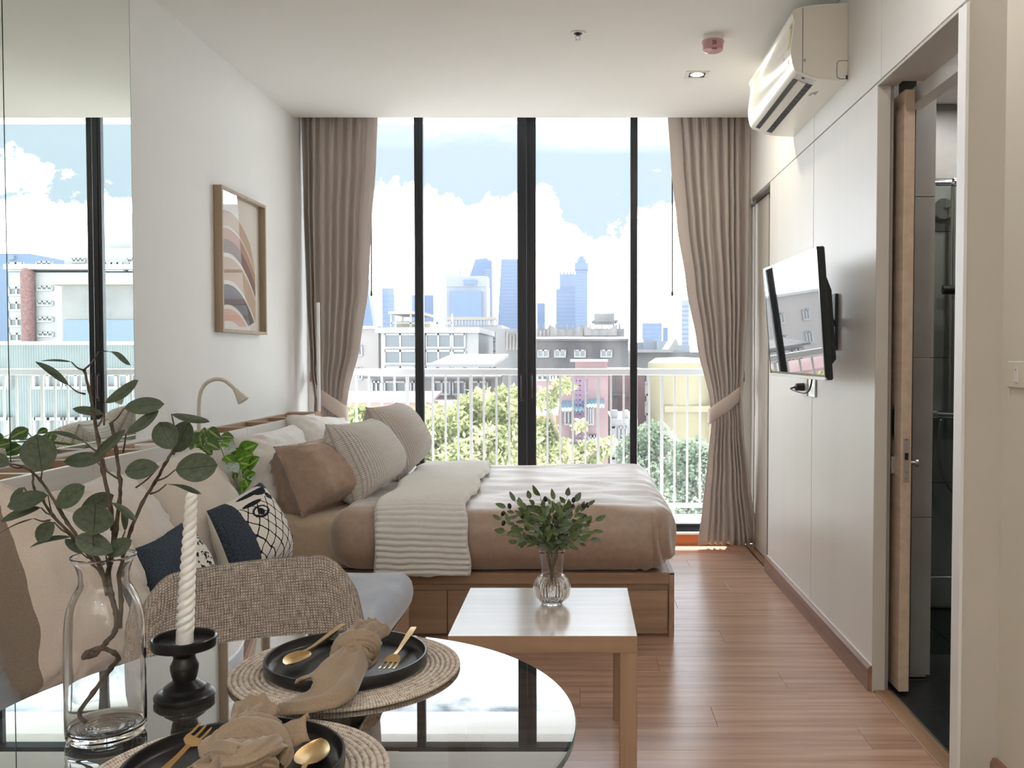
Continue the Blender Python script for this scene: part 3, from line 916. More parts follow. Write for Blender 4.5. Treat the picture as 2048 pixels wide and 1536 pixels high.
# --- buildings off to the side, seen in the mirror and the picture glass
MX = 2 * XL
def mxx(px, Y): return MX - px_y(px, 700, Y).x
Y = 19.
b = building('teal_block', 'grey green ribbed block opposite, mirrored behind the sofa', loc=(8.2, Y, -15))
xa, xb = mxx(300, Y), mxx(-260, Y)
wall_box(b, xa, xb, Y, 5, -15, Zp(690, Y), e_teal)
G().box(xa - .1, xb, Y - .12, Y + 5, Zp(690, Y), Zp(683, Y)).build('coping', e_white, b)
g = G(); n = 110
for i in range(n): g.box(xa + (xb - xa) * i / n, xa + (xb - xa) * (i + .4) / n, Y - .006, Y + .01, -3, Zp(690, Y))
r = g.build('rib', e_teal, b); r['kind'] = 'stuff'
for p0, p1 in ((778, 746), (905, 834), (1010, 960)):
    for a, c in ((72, 128), (132, 180), (212, 260), (-40, 20)):
        fwindow(b, mxx(c, Y), mxx(a, Y), Zp(p0, Y), Zp(p1, Y), Y - .02, 2, 1, .06, e_winglass)
Y = 52.
b = building('terraced_tower_block', 'white stepped block with a red mosaic column, mirrored above the headboard', loc=(26, Y, -15))
def mb(a, c, top, dy, D, m, name='wall', bot=-15):
    return G().box(mxx(c, Y), mxx(a, Y), Y + dy, Y + dy + D, bot if bot == -15 else Zp(bot, Y), Zp(top, Y)).build(name, m, b)
mb(20, 520, 545, 0, 6, e_white); mb(20, 520, 530, -.5, 7, e_white, 'cornice', 540)
mb(82, 520, 486, 2.5, 6, e_white, 'upper_storey'); mb(110, 520, 448, 4.5, 4, e_white, 'roof_room'); mb(212, 520, 410, 3, 5, e_white, 'stair_tower'); mb(220, 520, 385, 4, 3, e_tower3, 'tank_room')
G().lathe([(0, -15), (.36, -15), (.36, Zp(548, Y)), (.25, Zp(538, Y)), (0, Zp(536, Y))], ((mxx(52, Y) + mxx(75, Y)) / 2, Y - .3, 0), 20).build('mosaic_column', e_brick, b, smooth=40)
for p0 in (543, 592, 622, 654, 684):
    fwindow(b, mxx(51, Y), mxx(22, Y), Zp(p0, Y), Zp(p0 - 18, Y), Y, 2, 1, .1)
    fwindow(b, mxx(108, Y), mxx(78, Y), Zp(p0 - 10, Y), Zp(p0 - 20, Y), Y, 3, 1, .08)
    for a in (215, 262, 310, 360): fwindow(b, mxx(a + 36, Y), mxx(a, Y), Zp(p0, Y), Zp(p0 - 18, Y), Y, 3, 1, .1)
for a, c in ((100, 126), (140, 160), (215, 250), (280, 320)): fwindow(b, mxx(c, Y), mxx(a, Y), Zp(517, Y), Zp(507, Y), Y + 2.5, 3, 1, .08)
mb(222, 500, 600, -.6, .7, e_brick, 'red_spandrel', 610); mb(222, 500, 632, -.6, .7, e_brick, 'red_spandrel', 640)
g = G().tube([(mxx(233, Y), Y + 5, Zp(386, Y)), (mxx(233, Y), Y + 5, Zp(364, Y))], .06, 6).tube([(mxx(226, Y), Y + 5, Zp(362, Y)), (mxx(234, Y), Y + 5, Zp(374, Y)), (mxx(243, Y), Y + 5, Zp(372, Y))], .05, 6); g.build('roof_aerial', e_grey, b)
Y = 40.
b = building('grey_lift_block', 'grey lift block with an orange eave in front of the white stepped block', loc=(18, Y, -15))
G().box(mxx(300, Y), mxx(125, Y), Y, Y + 5, -15, Zp(570, Y)).build('wall', e_grey, b)
G().box(mxx(300, Y), mxx(130, Y), Y - .1, Y + 4.9, -15, Zp(640, Y)).build('lower_wall', e_tealb, b)
G().box(mxx(300, Y), mxx(114, Y), Y - .6, Y + 5.4, Zp(571, Y), Zp(566, Y)).build('eave', e_cream, b)
Y = 300.
b = building('blue_slab', 'hazy blue slab block far off, mirrored at the outer mirror edge', 'tower', loc=(mxx(20, Y), Y, -15))
G().box(mxx(62, Y), mxx(-60, Y), Y, Y + 30, -15, Zp(507, Y)).build('body', e_tower, b)
G().box(mxx(34, Y), mxx(24, Y), Y - 1, Y + 3, Zp(520, Y), Zp(511, Y)).build('plant_room', e_tower2, b)

# --- trees in the street below
def leafmat(name, c1, c2):
    m = bpy.data.materials.new(name); m.use_nodes = True
    t = m.node_tree; t.nodes.clear()
    o = t.nodes.new('ShaderNodeOutputMaterial'); d = t.nodes.new('ShaderNodeBsdfDiffuse'); tr = t.nodes.new('ShaderNodeBsdfTranslucent'); mx = t.nodes.new('ShaderNodeMixShader')
    mx.inputs[0].default_value = .4
    n = noise_tex(t, coords(t), 2.2, 3)
    c = ramp(t, n.outputs['Fac'], [(.35, c1), (.62, c2)])
    L(t, c, d.inputs[0]); L(t, c, tr.inputs[0]); L(t, d.outputs[0], mx.inputs[1]); L(t, tr.outputs[0], mx.inputs[2]); L(t, mx.outputs[0], o.inputs[0])
    return m
lf_yel = leafmat('yellow_green_leaf', ext(.68, .74, .50, 2.0), ext(.96, .95, .76, 1.8))
lf_grn = leafmat('grey_green_leaf', ext(.60, .69, .58, 2.2), ext(.88, .92, .83, 2.0))
e_bark = pmat('pale_bark', ext(.78, .72, .64), .9)
def tree(label, blobs, n, size, m, trunk, branches=(), cat='tree'):
    c0 = Vector(trunk)
    t = thing('street_tree', label, cat, (c0.x, c0.y, -15), 'street trees below the balcony')
    vol = np.array([r[3] ** 2 for r in blobs]); vol = vol / vol.sum()
    idx = rng.choice(len(blobs), n, p=vol)
    B = np.array([b[:3] for b in blobs])[idx]; Rr = np.array([b[3] for b in blobs])[idx]
    d = rng.normal(size=(n, 3)); d /= np.linalg.norm(d, axis=1)[:, None]
    P = B + d * (Rr * (.55 + .5 * rng.random(n)))[:, None] * np.array([1, 1, .8])
    ax = rng.normal(size=(n, 3)); ax[:, 2] -= .5; ax /= np.linalg.norm(ax, axis=1)[:, None]
    bx = np.cross(ax, rng.normal(size=(n, 3))); bx /= np.linalg.norm(bx, axis=1)[:, None]
    s = (size * (.6 + .8 * rng.random(n)))[:, None]
    v = np.stack([P, P + ax * s * .5 + bx * s * .28, P + ax * s, P + ax * s * .5 - bx * s * .28], 1).reshape(-1, 3)
    g = G(); g.v = [tuple(x) for x in v]; g.f = [(4 * i, 4 * i + 1, 4 * i + 2, 4 * i + 3) for i in range(n)]; g.m = [0] * n
    o = g.build('crown', m, t, fix=False); o['kind'] = 'stuff'
    tg = G().tube(smooth_path([(c0.x, c0.y, -15), (c0.x + .2, c0.y, -8), c0], 4), [.22 - .1 * i / 8 for i in range(9)], 8)
    tg.build('trunk', e_bark, t, smooth=180)
    for q in branches:
        G().tube(smooth_path([c0] + [Vector(x) for x in q], 4), [.09 - .07 * i / (4 * len(q)) for i in range(4 * len(q) + 1)], 6).build('branch', e_bark, t, smooth=180)
    return t
def at(px, py, Y): v = px_y(px, py, Y); return (v.x, v.y, v.z)
def blob(px, py, Y, rpx): v = px_y(px, py, Y); return (v.x, v.y, v.z, rpx * Y / FPX)
tree('broad yellow green tree filling the lower panes behind the pillows', [blob(880, 860, 14, 70), blob(960, 820, 14.5, 52), blob(1015, 810, 14, 45), blob(820, 880, 13.6, 66), blob(990, 890, 13.6, 60), blob(930, 930, 13.4, 66), blob(1030, 880, 14, 50), blob(850, 940, 13.5, 60)], 16000, .085, lf_yel, at(975, 1040, 14),
     [[at(962, 935, 13.9), at(945, 880, 13.8)], [at(1000, 925, 13.8), at(1035, 890, 13.6)], [at(930, 930, 13.7), at(880, 905, 13.5)], [at(1020, 960, 13.8), at(1040, 930, 13.7)]])
tree('smaller yellow green tree close to the tied curtain and cushions', [blob(720, 850, 16, 50), blob(755, 900, 15.8, 55), blob(770, 840, 16, 34), blob(700, 900, 16, 50), blob(810, 905, 16.2, 40)], 7500, .095, lf_yel, at(740, 1000, 16), [[at(760, 900, 15.9), at(780, 850, 15.8)]])
tree('thin yellowish tree with sparse twigs in front of the pink house', [blob(1080, 860, 17, 34), blob(1110, 905, 16.8, 40), blob(1070, 930, 17, 40), blob(1180, 905, 17.2, 34), blob(1140, 925, 17, 40), blob(1090, 800, 17, 26), blob(1125, 770, 17, 20), blob(1215, 890, 17, 22), blob(1160, 850, 17, 14)], 4500, .095, lf_yel, at(1130, 1020, 17), [[at(1120, 900, 17), at(1095, 800, 17), at(1125, 765, 17)], [at(1170, 920, 17), at(1220, 880, 17)]])
tree('dense grey green tree beside the yellow building', [blob(1305, 880, 12.6, 46), blob(1285, 950, 12.4, 60), blob(1330, 960, 12.2, 56), blob(1300, 1020, 12.2, 66), blob(1262, 900, 12.6, 36)], 13000, .065, lf_grn, at(1300, 1200, 12.5))
tree('rounded grey green bush tree low against the draped curtain', [blob(1385, 910, 11.6, 42), blob(1420, 960, 11.4, 56), blob(1360, 1000, 11.4, 50), blob(1410, 1030, 11.3, 60)], 12000, .062, lf_grn, at(1400, 1200, 11.5))
# ================================================================== furniture
m_oak = wood('oak_veneer', srgb(.60, .485, .395), srgb(.71, .59, .49), 0, .42, 5)
m_oak_y = wood('oak_veneer_lengthwise', srgb(.60, .485, .395), srgb(.71, .59, .49), 1, .42, 5)
m_oak_z = wood('oak_veneer_upright', srgb(.61, .495, .405), srgb(.72, .60, .50), 2, .42, 5)
m_oakpale = wood('pale_oak_laminate', srgb(.78, .76, .74), srgb(.85, .835, .82), 1, .38, 5)
m_tabletop = wood('table_top_oak', srgb(.72, .64, .56), srgb(.79, .71, .63), 0, .20, 5, bstr=.01, spec=.8)
bsdf(m_tabletop).inputs['Coat Weight'].default_value = .7; bsdf(m_tabletop).inputs['Coat Roughness'].default_value = .14
def fabric(name, c1, c2, sc=260, rough=.9, sheen=.3, bstr=.12):
    m = pmat(name, c1, rough, spec=.2)
    bsdf(m).inputs['Sheen Weight'].default_value = sheen
    bsdf(m).inputs['Sheen Roughness'].default_value = .4
    return vary(m, c1, c2, sc=sc, detail=2, bstr=bstr, bdist=.001)
m_duvet = fabric('tan_cotton', srgb(.635, .54, .475), srgb(.67, .575, .505), 40, .46, .9, .03)
bsdf(m_duvet).inputs['Specular IOR Level'].default_value = .8
bsdf(m_duvet).inputs['Coat Weight'].default_value = .3; bsdf(m_duvet).inputs['Coat Roughness'].default_value = .42
m_sheet = fabric('sand_sheet', srgb(.74, .66, .57), srgb(.77, .69, .60), 40, .7, .4, .03)
m_pillow = fabric('white_cotton', srgb(.88, .865, .85), srgb(.91, .90, .885), 40, .8, .3, .03)
m_cushion = fabric('beige_linen', srgb(.80, .765, .73), srgb(.835, .80, .765), 300, .85, .3, .08)
m_cushback = fabric('brown_linen', srgb(.50, .46, .42), srgb(.55, .505, .46), 300, .85, .3, .1)  # brown of the back fabric with shading mixed into the colour
m_tanpillow = fabric('tan_pillow_cotton', srgb(.64, .545, .48), srgb(.67, .575, .51), 40, .6, .4, .03)
m_throw = fabric('ribbed_cream_fleece', srgb(.87, .86, .845), srgb(.92, .915, .90), 420, .95, .5, .25)
m_seat = fabric('blue_grey_velvet', srgb(.62, .645, .70), srgb(.69, .71, .76), 9, .75, .6, .02)
m_navyback = fabric('cream_canvas', srgb(.85, .82, .77), srgb(.88, .85, .80), 300, .9, .2)
m_curtain = fabric('taupe_curtain', srgb(.85, .82, .80), srgb(.88, .85, .83), 500, .8, .25, .06)
def translucent(m, k, col):
    t = m.node_tree; out = [n for n in t.nodes if n.type == 'OUTPUT_MATERIAL'][0]
    src = out.inputs[0].links[0].from_socket
    tr = t.nodes.new('ShaderNodeBsdfTranslucent'); tr.inputs[0].default_value = (*col, 1)
    mx = t.nodes.new('ShaderNodeMixShader'); mx.inputs[0].default_value = k
    L(t, src, mx.inputs[1]); L(t, tr.outputs[0], mx.inputs[2]); L(t, mx.outputs[0], out.inputs[0])
translucent(m_curtain, .34, srgb(.81, .765, .74))
m_tie = fabric('taupe_tieback', srgb(.82, .77, .74), srgb(.84, .79, .76), 500, .8, .25, .06)

def waffle_mat(name, c1, c2, nu, nv):
    m = pmat(name, c1, .95, spec=.15)
    bsdf(m).inputs['Sheen Weight'].default_value = .4
    t = m.node_tree
    tcn = t.nodes.new('ShaderNodeTexCoord'); sp_ = t.nodes.new('ShaderNodeSeparateXYZ')
    L(t, tcn.outputs['UV'], sp_.inputs[0])
    a = math_node(t, 'ABSOLUTE', math_node(t, 'SINE', math_node(t, 'MULTIPLY', sp_.outputs[0], nu * PI)))
    b = math_node(t, 'ABSOLUTE', math_node(t, 'SINE', math_node(t, 'MULTIPLY', sp_.outputs[1], nv * PI)))
    h = math_node(t, 'POWER', math_node(t, 'MULTIPLY', a, b), .5)
    c = ramp(t, h, [(.1, c1), (.8, c2)])
    L(t, c, bsdf(m).inputs['Base Color'])
    bump(m, h, .9, .006)
    return m
m_waffle = waffle_mat('waffle_cream', srgb(.74, .70, .66), srgb(.93, .915, .89), 42, 42)
m_waffle2 = waffle_mat('waffle_rose_beige', srgb(.68, .625, .595), srgb(.88, .84, .815), 46, 46)

def uvmesh(name, V, F, UV, mats, mi=None, origin=(0, 0, 0), parent=None):
    me = bpy.data.meshes.new(name)
    O = Vector(origin)
    me.from_pydata([tuple(Vector(v) - O) for v in V], [], F)
    for m in (mats if isinstance(mats, (list, tuple)) else [mats]): me.materials.append(m)
    if mi is not None: me.polygons.foreach_set('material_index', mi)
    ul = me.uv_layers.new(name='UVMap')
    for lp in me.loops: ul.data[lp.index].uv = UV[lp.vertex_index]
    me.polygons.foreach_set('use_smooth', [True] * len(me.polygons))
    bm = bmesh.new(); bm.from_mesh(me); bmesh.ops.recalc_face_normals(bm, faces=bm.faces); bm.to_mesh(me); bm.free()
    o = bpy.data.objects.new(name, me); COL.objects.link(o)
    if parent is None: o.location = O
    else: o.parent = parent
    return o

def pillow(name, label, corners, thick, mat, cat='cushion', group=None, n=30, pinch=.06, wr=.006, seed=0, backmat=None, band=None, ply=2.2, pw=.5, piping=None, flange=0.0):
    """a stuffed cushion given by the four corners of its seam (top-left, top-right, bottom-right, bottom-left)"""
    TL, TR, BR, BL = [Vector(c) for c in corners]
    nrm = ((TR - TL).cross(BL - TL)).normalized()
    ctr = (TL + TR + BR + BL) / 4
    if nrm.dot(Vector((0, 0, CAM_H)) - ctr) < 0: nrm = -nrm
    V, F, UV, MI = [], [], [], []
    idx = {}
    def P(u, v, side):
        a, b = 2 * u - 1, 2 * v - 1
        a2 = a * (1 - pinch * (1 - b * b) * a * a); b2 = b * (1 - pinch * (1 - a * a) * b * b)
        u2, v2 = (a2 + 1) / 2, (b2 + 1) / 2
        p = TL * (1 - u2) * (1 - v2) + TR * u2 * (1 - v2) + BR * u2 * v2 + BL * (1 - u2) * v2
        fa = min(1.0, max(0.0, (1 - abs(a)) / (1 - flange) if flange else 1 - abs(a) ** ply)); fb = min(1.0, max(0.0, (1 - abs(b)) / (1 - flange) if flange else 1 - abs(b) ** ply))
        if flange:
            fa = max(0.0, 1 - abs(a / (1 - flange)) ** ply) if abs(a) < 1 - flange else 0.0
            fb = max(0.0, 1 - abs(b / (1 - flange)) ** ply) if abs(b) < 1 - flange else 0.0
        f = (fa * fb) ** pw
        t = thick * .5 * f * (1 + .22 * b)
        w = wr * (fnoise(p.x * 9 + seed, p.y * 9 + p.z * 4, seed) + .8 * abs(fnoise(a * 2.2 + seed, b * 7 + a * 3, seed + 3)) + .5 * fnoise(p.x * 24, p.y * 24 + seed, p.z * 24))
        # creases raying out of the seam ends
        for (ca, cb, fq) in ((-1.15, -.5, 11), (-1.1, .9, 9), (1.15, .2, 8)):
            rr_ = math.hypot(a - ca, b - cb); an_ = math.atan2(b - cb, a - ca)
            w += wr * 1.1 * (1 - abs(math.sin(an_ * fq + seed))) ** 3 * math.exp(-(rr_ / .9) ** 2) * min(1, rr_ / .25)
        edge = (1 - (1 - abs(a)) * (1 - abs(b)))
        # gathers that run in from the corners
        cr = math.sin(math.atan2(1 - abs(b) + .05, 1 - abs(a) + .05) * 14) * max(0, abs(a) + abs(b) - 1.1) * wr * 1.4
        return p + nrm * side * (t + (w + cr) * (.35 + .65 * min(1, f * 2))) 
    for side in (1, -1):
        for i in range(n + 1):
            for j in range(n + 1):
                rim = i in (0, n) or j in (0, n)
                k = (i, j, 0 if rim else side)
                if k in idx: continue
                s = lambda q: .5 - .5 * math.cos(PI * q / n) * (1 if True else 0)
                u = .5 * (i / n) + .5 * s(i); v = .5 * (j / n) + .5 * s(j)
                idx[k] = len(V); V.append(P(u, v, 0 if rim else side) if not rim else P(u, v, 0)); UV.append((u, 1 - v))
        for i in range(n):
            for j in range(n):
                q = []
                for di, dj in ((0, 0), (1, 0), (1, 1), (0, 1)):
                    a, b = i + di, j + dj
                    q.append(idx[(a, b, 0 if (a in (0, n) or b in (0, n)) else side)])
                F.append(q)
                MI.append(1 if ((side < 0 and backmat) or (band and i / n < band)) else 0)
    org = (BL + BR) / 2
    o = uvmesh(name, V, F, UV, [mat, backmat or mat], MI, origin=org)
    tag(o, label, cat, group)
    if piping:
        ring = [V[idx[(i, 0, 0)]] for i in range(n)] + [V[idx[(n, j, 0)]] for j in range(n)] + [V[idx[(i, n, 0)]] for i in range(n, 0, -1)] + [V[idx[(0, j, 0)]] for j in range(n, 0, -1)]
        ring.append(ring[0])
        G().tube(ring, piping, 6, cap=False).build('piping', mat, o, smooth=180)
    return o
def C4(*q): return [px_y(*c) for c in q]

# ------------------------------------------------------------------ headboard shelf along the wall
HX0, HX1, HY0, HY1, HZ = XL + .002, -1.62, 1.95, 5.68, .912
hb = thing('headboard_shelf', 'long oak headboard shelf with open compartments along the white wall', 'shelf', (-1.71, 3.8, 0))
seams = [HY0, 2.30, 3.02, 3.72, 4.42, 5.12, 5.56]
for a, b in zip(seams, seams[1:]):
    G().box(HX1 - .018, HX1, a + .001, b - .001, .02, HZ, .0015).build('front_panel', m_oakpale, hb)
G().box(HX0, HX0 + .016, HY0, HY1, .02, HZ - .0005).box(HX0, HX0 + .016, HY0, HY1, HZ - .0004, HZ + .002, mi=1).build('back_panel', [m_oak_y, m_oakpale], hb)  # pale top strip: window light on the edge put into the colour
G().box(HX0 + .016, HX1 - .018, HY0, HY1, HZ - .115, HZ - .10).build('shelf_board', m_oak_y, hb)
G().box(HX0 + .016, HX1 - .018, HY0, HY1, .02, .04).build('bottom_board', m_oak_y, hb)
for yy in [HY0 + .009, 2.36, 2.72, 3.08, 3.44, 3.80, 4.16, 4.52, 4.88, 5.24]:
    G().box(HX0 + .016, HX1 - .018, yy - .008, yy + .008, HZ - .10, HZ - .0045).box(HX0 + .016, HX1 - .018, yy - .008, yy + .008, HZ - .0044, HZ - .002, mi=1).build('divider', [m_oak, m_oakpale], hb)  # pale caps paint the window light along the divider tops
G().box(HX0, HX1 + .0, HY1 - .11, HY1, .0, HZ + .004, .0015).build('end_block', m_oak, hb)

# ------------------------------------------------------------------ mirror above it
mr = thing('wall_mirror', 'tall frameless mirror panels on the wall above the headboard shelf', 'mirror', (XL + .004, 3.2, .935))
for a, b in ((1.2, 2.873), (2.877, 3.686)):
    G().box(XL + .0005, XL + .006, a, b, .925, CEIL - .002).build('mirror_pane', m_mirror, mr)
    G().box(XL + .0005, XL + .0062, b - .0016, b + .0005, .925, CEIL - .002).build('polished_edge', m_mirroredge, mr)

# ------------------------------------------------------------------ platform bed
bed = thing('platform_bed', 'low oak platform bed with drawers standing by the window', 'bed', (-.6, 4.9, 0))
BX0, BX1, BY0, BY1, BZ = -1.615, .423, 4.053, 5.70, .290
G().box(BX0, BX1 - .024, BY0 + .004, BY0 + .026, .238, BZ, .0015).build('front_rail', m_oak, bed)
G().box(BX1 - .024, BX1, BY0, BY1, 0, BZ, .002).build('end_panel', m_oak_y, bed)
G().box(BX0, BX1 - .024, BY1 - .02, BY1, 0, BZ).build('rear_rail', m_oak, bed)
G().box(BX0, BX1 - .024, BY0 + .06, BY1 - .02, .012, BZ - .01).build('carcass', m_oak, bed)
G().box(BX0, BX1 - .024, BY0 + .03, BY0 + .06, .0, .238).build('recess_board', m_oak, bed)
for a, b in ((-.595, BX1 - .028), (-1.60, -.599)):
    d = G().box(a, b, BY0 + .008, BY0 + .03, .012, .207, .002).build('drawer', m_oak, bed)
G().box(BX0, BX0 + .02, BY0, BY1, 0, BZ).build('head_panel', m_oak_y, bed)
G().box(BX0, BX1, BY0, BY1, BZ - .008, BZ - .001).build('slat_base', m_oak_y, bed)

# mattress in a fitted sheet
def sheetfn(p, n):
    return p + n * (.006 * fnoise(p.x * 7, p.y * 3, p.z * 6) + .004 * fnoise(p.x * 22, p.y * 8, p.z * 5 + 4))
mt = G().rbox((-.60, 4.88, .415), (1.0, .80, .124), .06, (40, 30, 10), sheetfn).build('mattress', m_sheet, None, smooth=180, loc=(-.60, 4.88, .291))
tag(mt, 'mattress in a sand coloured fitted sheet on the oak platform bed', 'mattress')
# duvet
def duvetfn(p, n):
    top = max(0, n.z)
    side = max(0, -n.y)
    w = .017 * top * (1 - abs(2 * abs(fnoise(p.x * .9 + 3, p.y * 4.2 + .6 * p.x, 2)) - .55)) + .011 * top * fnoise(p.x * 2.0, p.y * 13 + 2 * p.x, 7)
    w += .010 * side * fnoise(p.x * 2.4, p.z * 5, 1) + .006 * fnoise(p.x * 6, p.y * 6, p.z * 6)
    # gathers at the near foot corner
    g = math.exp(-((p.x - .40) / .13) ** 2 - ((p.y - 4.03) / .16) ** 2)
    w += .012 * g * math.sin(p.x * 95 + p.z * 14 + 2 * fnoise(p.x * 9, p.z * 9, 3)) * min(1, max(0, (.56 - p.z) / .1))
    q = p + n * w
    q.x -= .10 * max(0, -n.y) * max(0, n.x) * .5
    # bulges over the rail and tucks in at the hem
    if p.z < .36: q -= Vector((n.x, n.y, 0)) * .02 * (.36 - p.z) / .07
    # the top sags a little between head and foot, thicker near the foot
    q.z += .012 * max(0, p.x + .3) * top
    return q
dv = G().rbox((-.345, 4.873, .432), (.79, .875, .141), .125, (110, 80, 18), duvetfn).build('duvet', m_duvet, None, smooth=180, loc=(-.345, 4.873, .291))
tag(dv, 'smooth tan duvet spread over the bed with gathered near foot corner', 'duvet')
# ribbed throw: runs over the duvet from the near side to the window side
prof = smooth_path([(0, 3.962, .302), (0, 3.958, .40), (0, 3.972, .50), (0, 4.02, .566), (0, 4.10, .592), (0, 4.3, .598), (0, 4.8, .598), (0, 5.3, .596), (0, 5.60, .594)], 8)
plen = [0.0]
for a, b in zip(prof, prof[1:]): plen.append(plen[-1] + (b - a).length)
TLEN = plen[-1]
def throw_pt(v):
    d = v * TLEN
    for k in range(len(prof) - 1):
        if d <= plen[k + 1] or k == len(prof) - 2:
            f = min(1, (d - plen[k]) / max(1e-9, plen[k + 1] - plen[k]))
            p = prof[k].lerp(prof[k + 1], f)
            t = (prof[min(k + 2, len(prof) - 1)] - prof[max(k - 1, 0)]).normalized()
            return p, Vector((0, -t.z, t.y)), d
def throwfn(u, v):
    p, n, d = throw_pt(v)
    x0 = -.905 - .05 * v + .012 * math.sin(v * 21); x1 = -.49 - .05 * v + .012 * math.sin(v * 17 + 1) + .005 * math.sin(v * 60)
    x = x0 + (x1 - x0) * u
    dd = d + .010 * fnoise(x * 5, d * 3, 1) + .004 * fnoise(x * 16, d * 5, 4)
    r = abs(math.sin(PI * dd / .0255)) ** .6
    lift = .017 * r + .014 * fnoise(x * 4, d * 2.2, 9) + .010
    e = min(u, 1 - u) / .03
    lift *= min(1, .3 + .7 * e) if e < 1 else 1
    q = Vector((x, p.y, p.z)) + n * lift
    return q
NV = 560
th_ = G().grid(throwfn, 30, NV).build('throw_blanket', m_throw, None, smooth=180, loc=(-.7, 4.8, .3))
th_.modifiers.new('thickness', 'SOLIDIFY').thickness = .008
tag(th_, 'ribbed cream throw blanket laid across the tan duvet', 'blanket')

# ------------------------------------------------------------------ pillows on the bed
pillow('bed_pillow', 'big white pillow leaning on the headboard at the near side of the bed', C4((466, 876, 4.22), (580, 850, 4.85), (606, 985, 4.8), (526, 1022, 4.2)), .26, m_pillow, 'pillow', wr=.014, seed=1, ply=4, pw=.48)
pillow('bed_pillow', 'white pillow at the far side of the bed near the curtain', C4((573, 830, 5.0), (676, 838, 5.6), (722, 945, 5.5), (640, 975, 4.95)), .25, m_pillow, 'pillow', wr=.011, seed=2, ply=4, pw=.48)
pillow('bed_pillow', 'shiny tan pillow with a creased flange in front of the white pillow', C4((546, 893, 4.12), (664, 870, 4.66), (722, 1004, 4.56), (604, 1036, 4.08)), .30, m_tanpillow, 'pillow', wr=.014, seed=3, flange=.09, ply=4, pw=.46)
pillow('waffle_cushion', 'cream waffle knit cushion standing before the tan pillow', C4((652, 850, 4.34), (744, 838, 4.82), (790, 955, 4.76), (714, 1012, 4.30)), .34, m_waffle, 'cushion', wr=.003, seed=4, group=None, piping=.005, pinch=.07, ply=2.6)
pillow('waffle_cushion', 'rose beige waffle knit cushion nearest the window', C4((732, 816, 4.94), (794, 806, 5.4), (838, 925, 5.34), (800, 962, 4.89)), .34, m_waffle2, 'cushion', wr=.003, seed=5, piping=.005, pinch=.07, ply=2.6)

# ------------------------------------------------------------------ daybed sofa
sofa = thing('daybed_sofa', 'blue grey cushioned daybed with an oak base along the headboard shelf', 'sofa', (-1.15, 2.8, 0))
def seatfn(p, n): return p + n * (.006 * fnoise(p.x * 3, p.y * 3, p.z * 3) + .003 * fnoise(p.x * 9, p.y * 9, p.z * 9))
G().rbox((-1.13, 2.82, .35), (.485, .735, .072), .062, (26, 30, 10), seatfn).build('seat_cushion', m_seat, sofa, smooth=180)
G().box(-1.60, -.67, 2.10, 2.12, 0, .278, .002).build('end_panel', m_oak, sofa)
G().box(-1.60, -.67, 3.52, 3.54, 0, .278, .002).build('end_panel', m_oak, sofa)
G().box(-.69, -.668, 2.12, 3.52, .0, .278, .002).build('front_board', m_oak_y, sofa)
G().box(-1.60, -.69, 2.12, 3.52, .255, .276).build('deck', m_oak_y, sofa)

